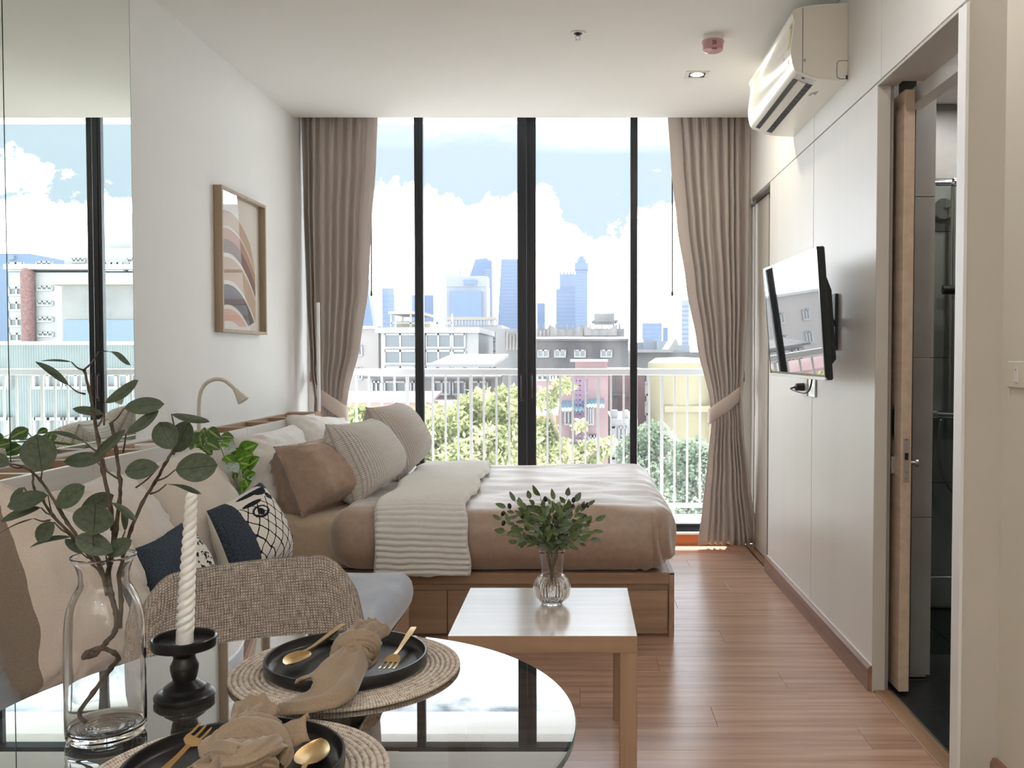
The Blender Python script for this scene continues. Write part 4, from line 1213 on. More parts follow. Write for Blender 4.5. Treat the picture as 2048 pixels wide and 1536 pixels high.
def printed(name, mode):
    """a printed canvas: dark margin, fine black veil netting on cream, blotches of ink (flat print)"""
    m = pmat(name, srgb(.88, .86, .82), .9, spec=.15)
    t = m.node_tree
    tcn = t.nodes.new('ShaderNodeTexCoord')
    mp_ = t.nodes.new('ShaderNodeMapping'); L(t, tcn.outputs['UV'], mp_.inputs[0])
    sp_ = t.nodes.new('ShaderNodeSeparateXYZ'); L(t, tcn.outputs['UV'], sp_.inputs[0])
    u, v = sp_.outputs[0], sp_.outputs[1]
    nz = noise_tex(t, tcn.outputs['UV'], 3.2, 3)
    nf = noise_tex(t, tcn.outputs['UV'], 90, 2)
    dis = math_node(t, 'MULTIPLY_ADD', nz.outputs['Fac'], .12, -.06)
    navy = srgb(.13, .16, .20); cream = srgb(.87, .85, .82); ink = srgb(.12, .13, .15)
    if mode == 0:
        uu = math_node(t, 'ADD', u, dis)
        K = 9.0
        a = math_node(t, 'MULTIPLY', math_node(t, 'ADD', uu, math_node(t, 'MULTIPLY', v, .75)), K * .72)
        b = math_node(t, 'MULTIPLY', math_node(t, 'SUBTRACT', uu, math_node(t, 'MULTIPLY', v, .75)), K * .72)
        da = math_node(t, 'ABSOLUTE', math_node(t, 'SUBTRACT', math_node(t, 'FRACT', a), .5))
        db = math_node(t, 'ABSOLUTE', math_node(t, 'SUBTRACT', math_node(t, 'FRACT', b), .5))
        net = math_node(t, 'LESS_THAN', math_node(t, 'MINIMUM', da, db), .055)
        knot = math_node(t, 'LESS_THAN', math_node(t, 'ADD', da, db), .17)
        net = math_node(t, 'MAXIMUM', net, knot)
        def spot(cx, cy, rx, ry, soft=.35):
            dx = math_node(t, 'DIVIDE', math_node(t, 'SUBTRACT', u, cx), rx); dy = math_node(t, 'DIVIDE', math_node(t, 'SUBTRACT', v, cy), ry)
            d = math_node(t, 'ADD', math_node(t, 'MULTIPLY', dx, dx), math_node(t, 'MULTIPLY', dy, dy))
            d = math_node(t, 'MULTIPLY_ADD', nf.outputs['Fac'], .9, math_node(t, 'SUBTRACT', d, .45))
            return math_node(t, 'LESS_THAN', d, 1.0)
        ring = math_node(t, 'SUBTRACT', spot(.46, .66, .13, .085), spot(.46, .665, .10, .055), clamp=True)
        blot = ring
        for q in ((.46, .66, .05, .05), (.44, .80, .16, .03), (.74, .90, .13, .05), (.80, .80, .06, .06), (.90, .30, .06, .16), (.62, .93, .30, .03)):
            blot = math_node(t, 'MAXIMUM', blot, spot(*q))
        # netting only below the upper blotches
        net = math_node(t, 'MULTIPLY', net, math_node(t, 'LESS_THAN', math_node(t, 'ADD', v, dis), .80))
        inkm = math_node(t, 'MAXIMUM', net, blot)
        margin = math_node(t, 'LESS_THAN', math_node(t, 'ADD', u, math_node(t, 'MULTIPLY', dis, .6)), .22)
        corner = math_node(t, 'GREATER_THAN', math_node(t, 'ADD', u, v), 1.82)
        margin = math_node(t, 'MAXIMUM', margin, corner)
    else:
        w = math_node(t, 'ADD', math_node(t, 'MULTIPLY', math_node(t, 'SUBTRACT', u, .75), math_node(t, 'SUBTRACT', u, .75)), math_node(t, 'MULTIPLY', math_node(t, 'SUBTRACT', v, .35), math_node(t, 'SUBTRACT', v, .35)))
        w = math_node(t, 'ADD', w, math_node(t, 'MULTIPLY', dis, 1.2))
        margin = math_node(t, 'GREATER_THAN', w, .19)
        streak = noise_tex(t, tcn.outputs['UV'], 7, 4, .6, 1.5)
        inkm = math_node(t, 'GREATER_THAN', math_node(t, 'MULTIPLY_ADD', nf.outputs['Fac'], .12, streak.outputs['Fac']), .60)
    def mixc(f, A, B):
        n = t.nodes.new('ShaderNodeMix'); n.data_type = 'RGBA'
        L(t, f, n.inputs[0])
        for s_, i in ((A, 6), (B, 7)):
            if isinstance(s_, tuple): n.inputs[i].default_value = (*s_, 1)
            else: L(t, s_, n.inputs[i])
        return n.outputs[2]
    c = mixc(inkm, cream, ink)
    nv = ramp(t, nf.outputs['Fac'], [(.35, srgb(.14, .17, .21)), (.7, srgb(.32, .36, .41))])
    c = mixc(margin, c, nv)
    L(t, c, bsdf(m).inputs['Base Color'])
    bump(m, nf.outputs['Fac'], .15, .001)
    return m
m_print0, m_print1 = printed('veil_print', 0), printed('ink_print', 1)

pillow('back_cushion', 'beige back cushion next to the trailing plant on the daybed', C4((245, 940, 2.93), (394, 893, 3.42), (476, 1130, 3.40), (332, 1185, 2.9)),  .33, m_cushion, 'cushion', wr=.011, seed=6)
pillow('back_cushion', 'beige back cushion in the middle of the daybed behind the branches', C4((92, 985, 2.42), (221, 941, 2.90), (318, 1170, 2.88), (186, 1240, 2.4)),  .33, m_cushion, 'cushion', wr=.011, seed=7)
pillow('back_cushion', 'large beige cushion with a wrinkled brown edge behind the glass carafe', C4((-70, 930, 1.98), (242, 1062, 2.46), (285, 1310, 2.46), (45, 1402, 2.12)), .25, m_cushion, 'cushion', wr=.013, seed=8, backmat=m_cushback, band=.06, ply=3.2)
pillow('printed_cushion', 'black and cream cushion printed with a veil netting pattern', C4((413, 1022, 2.96), (521, 964, 3.28), (584, 1114, 3.22), (472, 1170, 2.9)), .19, m_print0, 'cushion', wr=.004, seed=9, backmat=m_navyback, pinch=.05)
pillow('printed_cushion', 'navy cushion with cream ink strokes behind the white candle', C4((252, 1104, 2.46), (364, 1045, 2.76), (424, 1185, 2.72), (300, 1262, 2.42)), .19, m_print1, 'cushion', wr=.004, seed=10, backmat=m_navyback, pinch=.05)

# ------------------------------------------------------------------ square side table
TX0, TX1, TY0, TY1, TZ = -.384, .166, 2.615, 3.165, .45
st = thing('side_table', 'square oak side table with a glossy top in front of the bed', 'table', (-.11, 2.89, 0))
G().box(TX0, TX1, TY0, TY1, TZ - .002, TZ, .0008).build('table_top', m_tabletop, st)
G().box(TX0, TX1, TY0, TY1, TZ - .05, TZ - .0021, .0012).build('apron', m_oak, st)
for sx in (TX0, TX1 - .05):
    for sy in (TY0, TY1 - .05):
        G().box(sx, sx + .05, sy, sy + .05, 0, TZ - .0505, .0012).build('leg', m_oak_z, st)

# ------------------------------------------------------------------ round glass dining table
RTX, RTY, RTR, RTZ = -.43, 1.275, .425, .74
m_topglass = sheet_glass('table_glass', (.28, .31, .30), 1.62, 3.6)
m_glassedge = pmat('glass_edge', srgb(.30, .42, .40), .15, spec=.6)
rt = thing('round_glass_table', 'round glass dining table on a slim central pedestal', 'table', (RTX, RTY, 0))
G().lathe([(0, RTZ), (RTR - .0015, RTZ)], (RTX, RTY, 0), 128).build('glass_top', m_topglass, rt, smooth=30)
G().lathe([(RTR - .0015, RTZ), (RTR, RTZ - .0015), (RTR, RTZ - .0085), (RTR - .0015, RTZ - .01), (RTR - .006, RTZ - .01), (RTR - .006, RTZ - .0005)], (RTX, RTY, 0), 128, closed=True).build('glass_edge', m_glassedge, rt, smooth=30)
G().lathe([(0, 0), (.22, 0), (.22, .012), (.05, .03), (.035, .06), (.03, .3), (.03, RTZ - .03), (.05, RTZ - .018), (.05, RTZ - .011), (0, RTZ - .011)], (RTX, RTY, 0), 40).build('pedestal', pmat('white_metal', (.7, .7, .7), .4), rt, smooth=35)

# ------------------------------------------------------------------ dining chair
def tweed():
    m = pmat('tweed', srgb(.62, .56, .50), .95, spec=.1)
    t = m.node_tree
    tcn = t.nodes.new('ShaderNodeTexCoord'); sp_ = t.nodes.new('ShaderNodeSeparateXYZ')
    L(t, tcn.outputs['UV'], sp_.inputs[0])
    n_ = noise_tex(t, tcn.outputs['UV'], 30, 3)
    ofs = math_node(t, 'MULTIPLY_ADD', n_.outputs['Fac'], .012, -.006)
    a = math_node(t, 'SINE', math_node(t, 'MULTIPLY', math_node(t, 'ADD', sp_.outputs[0], ofs), 2 * PI * 130))
    b = math_node(t, 'SINE', math_node(t, 'MULTIPLY', math_node(t, 'ADD', sp_.outputs[1], ofs), 2 * PI * 120))
    h = math_node(t, 'MULTIPLY_ADD', math_node(t, 'MULTIPLY', a, b), .35, math_node(t, 'MULTIPLY_ADD', math_node(t, 'MAXIMUM', a, b), .25, .35))
    st_ = noise_tex(t, coords(t, (300, 26, 1), 'UV'), 1.0, 2); st2 = noise_tex(t, coords(t, (26, 280, 1), 'UV'), 1.0, 2)
    h2 = math_node(t, 'ADD', h, math_node(t, 'MULTIPLY_ADD', math_node(t, 'ADD', st_.outputs['Fac'], st2.outputs['Fac']), .9, -.9))
    c = ramp(t, h2, [(.1, srgb(.38, .345, .32)), (.5, srgb(.60, .56, .525)), (.95, srgb(.83, .80, .77))])
    L(t, c, bsdf(m).inputs['Base Color']); bump(m, h2, .5, .002)
    return m
m_tweed = tweed()
m_leg = wood('beech_leg', srgb(.62, .48, .36), srgb(.72, .58, .45), 2, .45, 6)
ch = thing('dining_chair', 'grey beige tweed tub chair pushed up to the glass table', 'chair', (-.60, 1.70, 0), rot=(0, 0, R(24)))
def shell():
    """upholstered tub: seat sweeping up into a back with softly rounded upper corners (front faces -Y)"""
    n, k = 44, 40
    V, UV, idx, F = [], [], {}, []
    def mid(s, t):
        # s across -1..1, t 0 front of seat .. 1 top of back
        if t < .42:
            f = t / .42
            y = -.20 + .36 * f; zz = .455 - .018 * math.sin(f * PI) + .012 * (1 - f)
            w = .215 + .02 * f
            return Vector((s * w, y, zz + .05 * abs(s) ** 4 * (.3 + f)))
        f = (t - .42) / .58
        zt = .822 - .014 * (s + 1) ** 0 - .085 * (max(0, abs(s) - .62) / .38) ** 2.4 + .008 * s
        bend = math.sin(min(1, f * 2.2) * PI / 2)
        y = .16 + .07 * bend + .10 * f
        zz = .455 + (zt - .455) * f ** 1.15
        w = .235 + .012 * math.sin(f * PI) - .010 * f ** 2
        wrap = .105 * abs(s) ** 2.2 * (1 - .35 * f)
        return Vector((s * w, y - wrap, zz + .05 * abs(s) ** 4 * 1.3 * (1 - f) ** 2))
    for i in range(n + 1):
        for j in range(k + 1):
            s, t = -1 + 2 * i / n, j / k
            e = 1e-3
            du = mid(min(1, s + e), t) - mid(max(-1, s - e), t); dv_ = mid(s, min(1, t + e)) - mid(s, max(0, t - e))
            nr = du.cross(dv_).normalized()
            p = mid(s, t)
            ed = min((1 - abs(s)) * .22, t * .8, (1 - t) * .6)
            th = .019 * math.sqrt(max(0.02, min(1, ed / .022)))
            for sd_ in (1, -1):
                idx[i, j, sd_] = len(V); V.append(p + nr * th * sd_); UV.append(((s + 1) / 2 * .62, t))
    for i in range(n):
        for j in range(k):
            for sd_ in (1, -1): F.append([idx[i, j, sd_], idx[i + 1, j, sd_], idx[i + 1, j + 1, sd_], idx[i, j + 1, sd_]])
    for i in range(n):
        for j in (0, k): F.append([idx[i, j, 1], idx[i + 1, j, 1], idx[i + 1, j, -1], idx[i, j, -1]])
    for j in range(k):
        for i in (0, n): F.append([idx[i, j, 1], idx[i, j + 1, 1], idx[i, j + 1, -1], idx[i, j, -1]])
    return uvmesh('seat_shell', V, F, UV, m_tweed, parent=ch)
shell()
for sx in (-1, 1):
    for sy in (-1, 1):
        G().tube([(.14 * sx, .02 + .13 * sy, .43), (.21 * sx, .03 + .21 * sy, 0)], [.017, .010], 10).build('leg', m_leg, ch, world=False, smooth=40)
G().box(-.15, .15, -.12, .17, .415, .432).build('under_frame', m_dark, ch, world=False)

# ------------------------------------------------------------------ curtains
def curtain(name, label, e0, e1, Y0, ztop, zbot, ztie, npl, seed):
    """e0/e1: tables z -> x of the two edges; pleats tighten at the tie-back"""
    rr = random.Random(seed)
    ks = [0.0]
    for q in range(int(npl)): ks.append(ks[-1] + rr.uniform(.55, 1.5))
    flat = .16                                  # the leading hem hangs almost flat
    ks = [flat + (1 - flat) * k / ks[-1] for k in ks]
    def phase(u):
        if u < flat: return -.18 * (1 - u / flat)
        for q in range(len(ks) - 1):
            if u <= ks[q + 1] or q == len(ks) - 2:
                return q + (u - ks[q]) / (ks[q + 1] - ks[q])
    def fn(u, v):
        zz = ztop + (zbot - ztop) * v
        x0, x1 = lerp_table(e0, -zz), lerp_table(e1, -zz)
        wd = abs(x1 - x0)
        uu = u + .012 * math.sin(u * 19 + seed) * min(1, v * 3)
        x = x0 + (x1 - x0) * uu
        ph = 2 * PI * phase(min(1, max(0, u + .010 * fnoise(u * 6, v * 1.6, seed) * min(1, v * 3))))
        # pinch pleats at the heading: narrow pairs, opening below
        head = max(0, 1 - v * 9)
        s = math.sin(ph)
        sharp = math.copysign(abs(s) ** (.75), s)
        amp = (.034 + .014 * fnoise(u * 4, seed, 1)) * (1 + .15 * math.sin(v * 5))
        amp *= (1 - .55 * math.exp(-((zz - ztie) / .18) ** 2))
        y = Y0 + amp * sharp + .014 * math.sin(ph * 3.0 + 1) * head + .01 * fnoise(u * 9, v * 5, seed + 2)
        y -= .05 * math.exp(-((zz - ztie) / .30) ** 2)
        x += .35 * wd / npl / 2 * math.cos(ph * 1.0) * .35
        return (x, y, zz)
    c = thing(name, label, 'curtain', ((e0[0][1] + e1[0][1]) / 2, Y0, zbot))
    o = G().grid(fn, 210, 70).build('drape', m_curtain, c, smooth=180, fix=False)
    o.modifiers.new('thickness', 'SOLIDIFY').thickness = .002
    return c
YC = 5.94
def zx(px, py): v = px_y(px, py, YC); return (-v.z, v.x)
cR = curtain('curtain', 'taupe curtain gathered in a tie-back beside the bathroom side wall',
    [zx(1333, 225), zx(1340, 330), zx(1352, 450), zx(1370, 570), zx(1392, 690), zx(1416, 800), zx(1420, 840), zx(1412, 930), zx(1403, 1010), zx(1394, 1086)],
    [zx(1502, 225), zx(1500, 400), zx(1496, 600), zx(1486, 740), zx(1480, 790), zx(1484, 860), zx(1497, 960), zx(1516, 1086)], YC, 2.86, .028, px_y(1450, 815, YC).z, 8, 3)
cL = curtain('curtain', 'taupe curtain gathered in a tie-back by the headboard corner',
    [zx(758, 225), zx(753, 330), zx(744, 450), zx(738, 570), zx(722, 690), zx(700, 790), zx(694, 830), zx(700, 930), zx(708, 1060)],
    [zx(603, 225), zx(606, 400), zx(612, 600), zx(622, 740), zx(632, 790), zx(630, 860), zx(622, 960), zx(612, 1060)], YC, 2.86, .05, px_y(660, 815, YC).z, 8, 5)
def tieback(par, pts, w):
    P = smooth_path(pts, 8)
    g = G().grid(lambda u, v: (lambda p, q: (p.x, p.y - .012 * math.sin(v * PI), p.z + (v - .5) * w * (1 - .35 * abs(2 * u - 1) ** 2)))(P[min(len(P) - 1, int(u * (len(P) - 1) + .5))], 0), len(P), 7)
    o = g.build('tie_back', m_tie, par, smooth=180); o.modifiers.new('thickness', 'SOLIDIFY').thickness = .006
def py3(px, py, Y): return px_y(px, py, Y)
tieback(cR, [py3(1487, 762, 6.0), py3(1484, 782, 5.92), py3(1465, 800, 5.835), py3(1440, 818, 5.805), py3(1420, 832, 5.82), py3(1415, 833, 5.88), py3(1416, 830, 5.95)], .105)
tieback(cL, [py3(622, 758, 6.0), py3(628, 778, 5.92), py3(645, 796, 5.835), py3(668, 812, 5.805), py3(690, 826, 5.82), py3(698, 828, 5.88), py3(697, 825, 5.95)], .105)
m_brass = pmat('copper_hook', srgb(.62, .42, .34), .3, .9)
for c, a in ((cR, 1487), (cL, 622)):
    G().tube(smooth_path([py3(a, 760, 6.04), py3(a, 762, 5.98), py3(a, 748, 5.96), py3(a, 742, 5.98)], 4), .008, 8).build('hook', m_brass, c, smooth=180)
    G().box(min(c.location.x * 2 - 0, 0) if False else (-1.80 if c is cL else .45), (-1.2 if c is cL else 1.09), 5.90, 5.97, 2.84, 2.875, .003).build('track', m_trimwhite, c)
for a, lab in ((743, 'thin dark curtain pull rod hanging beside the headboard-corner curtain'), (1344.5, 'thin dark curtain pull rod hanging beside the bathroom-side curtain')):
    P1, P2 = px_y(a, 300, 6.0), px_y(a, 592, 6.0)
    t = thing('curtain_rod', lab, 'rod', P2)
    G().tube([(P1.x, 6.0, 2.84), (P2.x, 6.0, P2.z + .02)], .0045, 8).build('rod', m_dark, t, smooth=40)
    G().tube([(P2.x, 6.0, P2.z + .03), (P2.x, 6.0, P2.z)], [.006, .008], 8).build('grip', m_dark, t, smooth=40)
# ================================================================== things on the walls and ceiling
# ------------------------------------------------------------------ framed print
m_frame = wood('pale_ash_frame', srgb(.62, .54, .45), srgb(.70, .62, .53), 2, .5, 6)
m_framein = pmat('frame_inner', srgb(.80, .76, .70), .6)
m_paper = pmat('print_paper', srgb(.90, .88, .84), .9, spec=.2)
m_picglass = sheet_glass('picture_glass', (.98, .98, .98), 1.55, 1.3)
fy0, fy1, fz0, fz1 = 4.515, 5.148, 1.382, 2.108
FX = XL + .043
fp = thing('framed_print', 'framed print of brown arcs in a pale wood frame on the wall', 'picture', (XL + .001, (fy0 + fy1) / 2, fz0))
fw = .016
for n_, a in (('frame_side', (fy0, fy0 + fw, fz0, fz1)), ('frame_side', (fy1 - fw, fy1, fz0, fz1)), ('frame_bar', (fy0 + fw, fy1 - fw, fz0, fz0 + fw)), ('frame_bar', (fy0 + fw, fy1 - fw, fz1 - fw, fz1))):
    G().box(XL + .001, FX, *a, .0012).build(n_, m_frame, fp)
G().box(XL + .001, XL + .006, fy0 + fw, fy1 - fw, fz0 + fw, fz1 - fw).build('backing', m_paper, fp)
PX = XL + .0066
pw_, ph_ = fy1 - fy0 - 2 * fw, fz1 - fz0 - 2 * fw
def PP(u, v): return (PX, fy0 + fw + pw_ * u, fz0 + fw + ph_ * v)
inks = [pmat('ink_umber', srgb(.50, .38, .35), .8), pmat('ink_sand', srgb(.76, .66, .56), .8), pmat('ink_rust', srgb(.72, .55, .46), .8), pmat('ink_char', srgb(.33, .31, .32), .8), pmat('ink_rose', srgb(.84, .66, .58), .8)]
def edge_u(v): return .93 - .55 * max(0, v - .42) ** 1.6 / .42 - .10 * max(0, .42 - v)
for c0, c1, q in ((.97, .84, 0), (.84, .73, 1), (.71, .63, 2), (.63, .53, 0), (.50, .33, 1), (.30, .15, 3), (.12, .03, 4)):
    up, lo = [], []
    for i in range(25):
        u = .03 + .9 * i / 24
        for lst, c in ((up, c0), (lo, c1)):
            v = c + .10 * math.sin(u * 2.6) - .42 * u * u
            if u <= edge_u(v) and .02 < v < .98: lst.append(PP(u, v))
    if len(up) > 2 and len(lo) > 2:
        V = up + lo[::-1]
        G().add([(x + .0003, y, zq) for x, y, zq in V], [tuple(range(len(V)))]).build('printed_shape', inks[q], fp, fix=False)
G().add([(FX - .006, fy0 + fw, fz0 + fw), (FX - .006, fy1 - fw, fz0 + fw), (FX - .006, fy1 - fw, fz1 - fw), (FX - .006, fy0 + fw, fz1 - fw)], [(0, 1, 2, 3)]).build('pane', m_picglass, fp, fix=False)

# ------------------------------------------------------------------ gooseneck reading lamp on the shelf
m_lampw = pmat('cream_enamel', srgb(.83, .81, .76), .45)
LX = 4.10
rl = thing('reading_lamp', 'slim cream gooseneck reading lamp rising from the headboard shelf', 'lamp', px_y(398, 880, LX))
neck = smooth_path([px_y(*q, LX) for q in ((398, 898), (398, 850), (398, 812), (401, 786), (411, 768), (428, 759), (446, 760), (460, 769), (473, 782))], 6)
G().tube(neck, .0085, 10).build('gooseneck', m_lampw, rl, smooth=180)
a, b = px_y(470, 779, LX), px_y(487, 802, LX)
hd = (b - a)
G().tube([a, a + hd * .25, a + hd * .6, a + hd * .92, a + hd, a + hd * .97, a + hd * .7], [.010, .013, .020, .026, .027, .023, .012], 18).build('lamp_head', m_lampw, rl, smooth=50)
bz = HZ - .10
G().lathe([(0, 0), (.045, 0), (.045, .008), (.012, .016), (.010, .03)], (px_y(398, 898, LX).x, LX, bz), 20).build('lamp_base', m_lampw, rl, smooth=40)
bp = px_y(398, 898, LX); G().tube([(bp.x, LX, bz + .02), bp], .0085, 10).build('stem', m_lampw, rl, smooth=180)

# ------------------------------------------------------------------ white light stick standing at the end of the headboard
sx_ = px_y(637, 700, 5.74)
ls = thing('light_stick', 'thin upright white light stick between headboard end and curtain', 'lamp', (sx_.x, 5.74, 0))
zt_ = px_y(637, 607, 5.74).z
G().tube([(sx_.x, 5.74, .012), (sx_.x, 5.74, zt_)], .011, 10).build('tube', pmat('opal_tube', (.85, .85, .86), .4), ls, smooth=40)
G().lathe([(0, 0), (.05, 0), (.05, .01), (.014, .014), (0, .014)], (sx_.x, 5.74, 0), 20).build('foot', m_white, ls, smooth=40)
G().tube([(sx_.x, 5.74, zt_), (sx_.x, 5.74, zt_ + .006)], .0115, 10).build('end_cap', m_white, ls, smooth=40)

# ------------------------------------------------------------------ air conditioner
m_ac = pmat('air_conditioner_plastic', srgb(.93, .92, .88), .22, spec=.5)
m_acside = pmat('air_conditioner_side', srgb(.86, .84, .80), .5)
m_acmark = pmat('grey_print', srgb(.62, .62, .60), .6)
AY0, AY1 = 3.775, 4.73
def apx(px, py): v = px_y(px, py, AY0); return (v.x, v.z)
ac = thing('air_conditioner', 'white split air conditioner high on the panelled wall', 'air conditioner', (XR, (AY0 + AY1) / 2, 2.40))
sidep = [apx(1698, 6), apx(1640, 9), apx(1604, 14), apx(1585, 24), apx(1588, 45), apx(1583, 85), apx(1582, 110), apx(1589, 138), apx(1604, 146), apx(1640, 158), apx(1697, 162)]
sidep = [(min(x, 1.0995), zz) for x, zz in sidep]
sm = [(v.x, v.y) for v in smooth_path([(x, zz, 0) for x, zz in sidep], 4)]
G().prism(sm, 1, AY0, AY1).build('body', m_ac, ac, smooth=28)
# end plate of the body, a touch smaller
cxm = sum(p[0] for p in sm) / len(sm); czm = sum(p[1] for p in sm) / len(sm)
endp = [(cxm + (p[0] - cxm) * .985, czm + (p[1] - czm) * .97) for p in sm]
G().prism([(min(x, 1.098), zz) for x, zz in endp], 1, AY0 - .003, AY0 + .001).build('end_plate', m_acside, ac, smooth=28)
sxl, szl = apx(1605, 80)
G().box(sxl - .0012, sxl + .0012, AY0 - .0036, AY0 - .0028, apx(0, 146)[1], apx(0, 16)[1]).build('seam', m_dark, ac)
q0, q1 = apx(1607, 118), apx(1611, 124); G().box(q0[0], q1[0], AY0 - .004, AY0 - .003, q1[1], q0[1]).build('clip', m_acmark, ac)
q0, q1 = apx(1674, 122), apx(1696, 158)
kn = smooth_path([(q1[0], AY0 - .003, q0[1]), (q0[0] + .012, AY0 - .003, q0[1]), (q0[0], AY0 - .003, q0[1] - .012), (q0[0], AY0 - .003, q1[1] + .012), (q0[0] + .012, AY0 - .003, q1[1]), (q1[0] - .015, AY0 - .003, q1[1])], 4)
G().tube(kn, .0012, 5).build('knockout', m_dark, ac)
q0, q1 = apx(1691, 151), apx(1697, 159); G().box(q0[0], min(1.0985, q1[0]), AY0 - .004, AY0 - .0028, q1[1], q0[1]).build('clip', m_dark, ac)
# underside: outlet slots, louver, display, lettering
zb0 = apx(0, 162)[1]
def under(x, off=.0):
    # height of the underside at a given x, from the side profile
    pts = [p for p in sm if p[1] < czm]
    pts.sort()
    for (xa, za), (xb, zb) in zip(pts, pts[1:]):
        if xa <= x <= xb: return za + (zb - za) * (x - xa) / max(1e-6, xb - xa) - off
    return pts[0][1] - off
def strip(x0, x1, y0, y1, off, m, name, thick=.002):
    xs = [x0 + (x1 - x0) * i / 4 for i in range(5)]
    g = G()
    V = [(x, yy, under(x, off)) for x in xs for yy in (y0, y1)] + [(x, yy, under(x, off) + thick) for x in xs for yy in (y0, y1)]
    F = [(2 * i, 2 * i + 1, 2 * i + 3, 2 * i + 2) for i in range(4)] + [(10 + 2 * i, 12 + 2 * i, 13 + 2 * i, 11 + 2 * i) for i in range(4)]
    F += [(2 * i, 2 * i + 2, 12 + 2 * i, 10 + 2 * i) for i in range(4)] + [(2 * i + 1, 11 + 2 * i, 13 + 2 * i, 2 * i + 3) for i in range(4)] + [(0, 10, 11, 1), (8, 9, 19, 18)]
    g.add(V, F); return g.build(name, m, ac)
xl = apx(1582, 110)[0]
strip(xl + .030, xl + .050, AY0 + .09, AY1 - .05, .0015, m_dark, 'outlet_slot')
strip(xl + .052, xl + .082, AY0 + .09, AY1 - .05, .006, m_ac, 'louver', .004)
strip(xl + .085, xl + .112, AY0 + .09, AY1 - .05, .0015, pmat('outlet_deep', srgb(.05, .07, .11), .5), 'outlet_slot')
for i in range(14):
    yy = AY0 + .12 + i * .055
    strip(xl + .088, xl + .110, yy, yy + .006, .0025, pmat('vane_grey', srgb(.16, .19, .25), .5) if 'vane_grey' not in MATS else MATS['vane_grey'], 'vane')
strip(xl + .030, xl + .112, AY0 + .03, AY0 + .086, .001, pmat('display_grey', srgb(.80, .81, .82), .3), 'display_panel')
strip(xl + .055, xl + .066, AY0 + .035, AY0 + .055, .002, m_dark, 'receiver')
for i, (w_, dx_) in enumerate(((.05, 0), (.035, .012), (.05, .024), (.045, .036))):
    for k in range(5):
        strip(xl + .150 - dx_ * .6, xl + .153 - dx_ * .6 + .002, AY0 + .16 + k * .012 + i * .01, AY0 + .167 + k * .012 + i * .01, .0008, m_acmark, 'printed_text', .001) if k * .012 < w_ else None
def face(zf):
    pts = sorted([p for p in sm if p[0] < cxm], key=lambda p: p[1])
    for (xa, za), (xb, zb) in zip(pts, pts[1:]):
        if za <= zf <= zb: return xa + (xb - xa) * (zf - za) / max(1e-6, zb - za)
    return xl
def patch(y0, y1, z0, z1, m, name, e=.0012, n=6):
    zs = [z0 + (z1 - z0) * i / n for i in range(n + 1)]
    V = [(face(zz) - e, yy, zz) for zz in zs for yy in (y0, y1)]
    G().add(V, [(2 * i, 2 * i + 1, 2 * i + 3, 2 * i + 2) for i in range(n)]).build(name, m, ac, fix=False)
patch(AY0 + .03, AY0 + .075, 2.54, 2.64, pmat('energy_sticker', srgb(.88, .80, .58), .5), 'energy_sticker')
patch(AY0 + .04, AY0 + .066, 2.622, 2.634, m_acmark, 'sticker_print', .0018, 2)
patch(AY0 + .05, AY0 + .068, 2.478, 2.496, pmat('round_badge', srgb(.70, .73, .84), .4), 'badge')
patch(AY0 + .12, AY0 + .16, 2.515, 2.527, m_steel, 'maker_plate', .0015, 2)
patch(AY0 + .02, AY1 - .01, 2.548, 2.5495, m_acmark, 'panel_line', .0008, 1)

# ------------------------------------------------------------------ television on an arm
m_tvscreen = pmat('tv_screen_gloss', (.012, .013, .015), .025, spec=1.0)
bsdf(m_tvscreen).inputs['Coat Weight'].default_value = 1.0
bsdf(m_tvscreen).inputs['Coat IOR'].default_value = 2.2
bsdf(m_tvscreen).inputs['Coat Roughness'].default_value = .01
m_tvblack = pmat('tv_black_gloss', (.012, .016, .017), .18)
m_tvsilver = pmat('tv_silver_strip', srgb(.80, .81, .82), .25, .7)
nt_, nb_ = px_y(1632, 492, 3.46), px_y(1654, 762, 3.46)
ft_, fb_ = px_y(1528, 538, 4.36), px_y(1540, 750, 4.36)
tv = thing('wall_television', 'black flat television tilted on a wall arm beside the bathroom door', 'television', (.95, 3.9, 1.45))
ctr = (nt_ + nb_ + ft_ + fb_) / 4
ey = ((ft_ + fb_) - (nt_ + nb_)).normalized()
ez = ((nt_ + ft_) - (nb_ + fb_)).normalized(); ez = (ez - ey * ez.dot(ey)).normalized()
ex = ey.cross(ez)
if ex.x > 0: ex = -ex                       # ex points into the room
hw = ((ft_ + fb_) - (nt_ + nb_)).length / 4; hh = ((nt_ + ft_) - (nb_ + fb_)).length / 4
def T(a, b, c): return ctr + ey * a + ez * b + ex * c
def tvbox(a0, a1, b0, b1, c0, c1, name, m, bev=.002, par=tv):
    g = G().box(a0, a1, b0, b1, c0, c1, bev)
    g.v = [tuple(T(*p)) for p in g.v]
    return g.build(name, m, par)
tvbox(-hw, hw, -hh, hh, -.03, 0, 'casing', m_tvblack, .005)
g = G()
prof_ = [(-hh * .85, -.03), (-hh * .7, -.065), (hh * .35, -.065), (hh * .8, -.03)]
g.prism([(p[0], p[1]) for p in prof_], 0, -hw * .85, hw * .85); g.v = [tuple(T(*p)) for p in g.v]; g.build('rear_housing', m_tvblack, tv)
G().add([tuple(T(-hw + .012, -hh + .022, .0006)), tuple(T(hw - .012, -hh + .022, .0006)), tuple(T(hw - .012, hh - .012, .0006)), tuple(T(-hw + .012, hh - .012, .0006))], [(0, 1, 2, 3)]).build('screen', m_tvscreen, tv, fix=False)
tvbox(-hw + .001, hw - .001, -hh, -hh + .012, -.008, .002, 'silver_strip', m_tvsilver, .001)
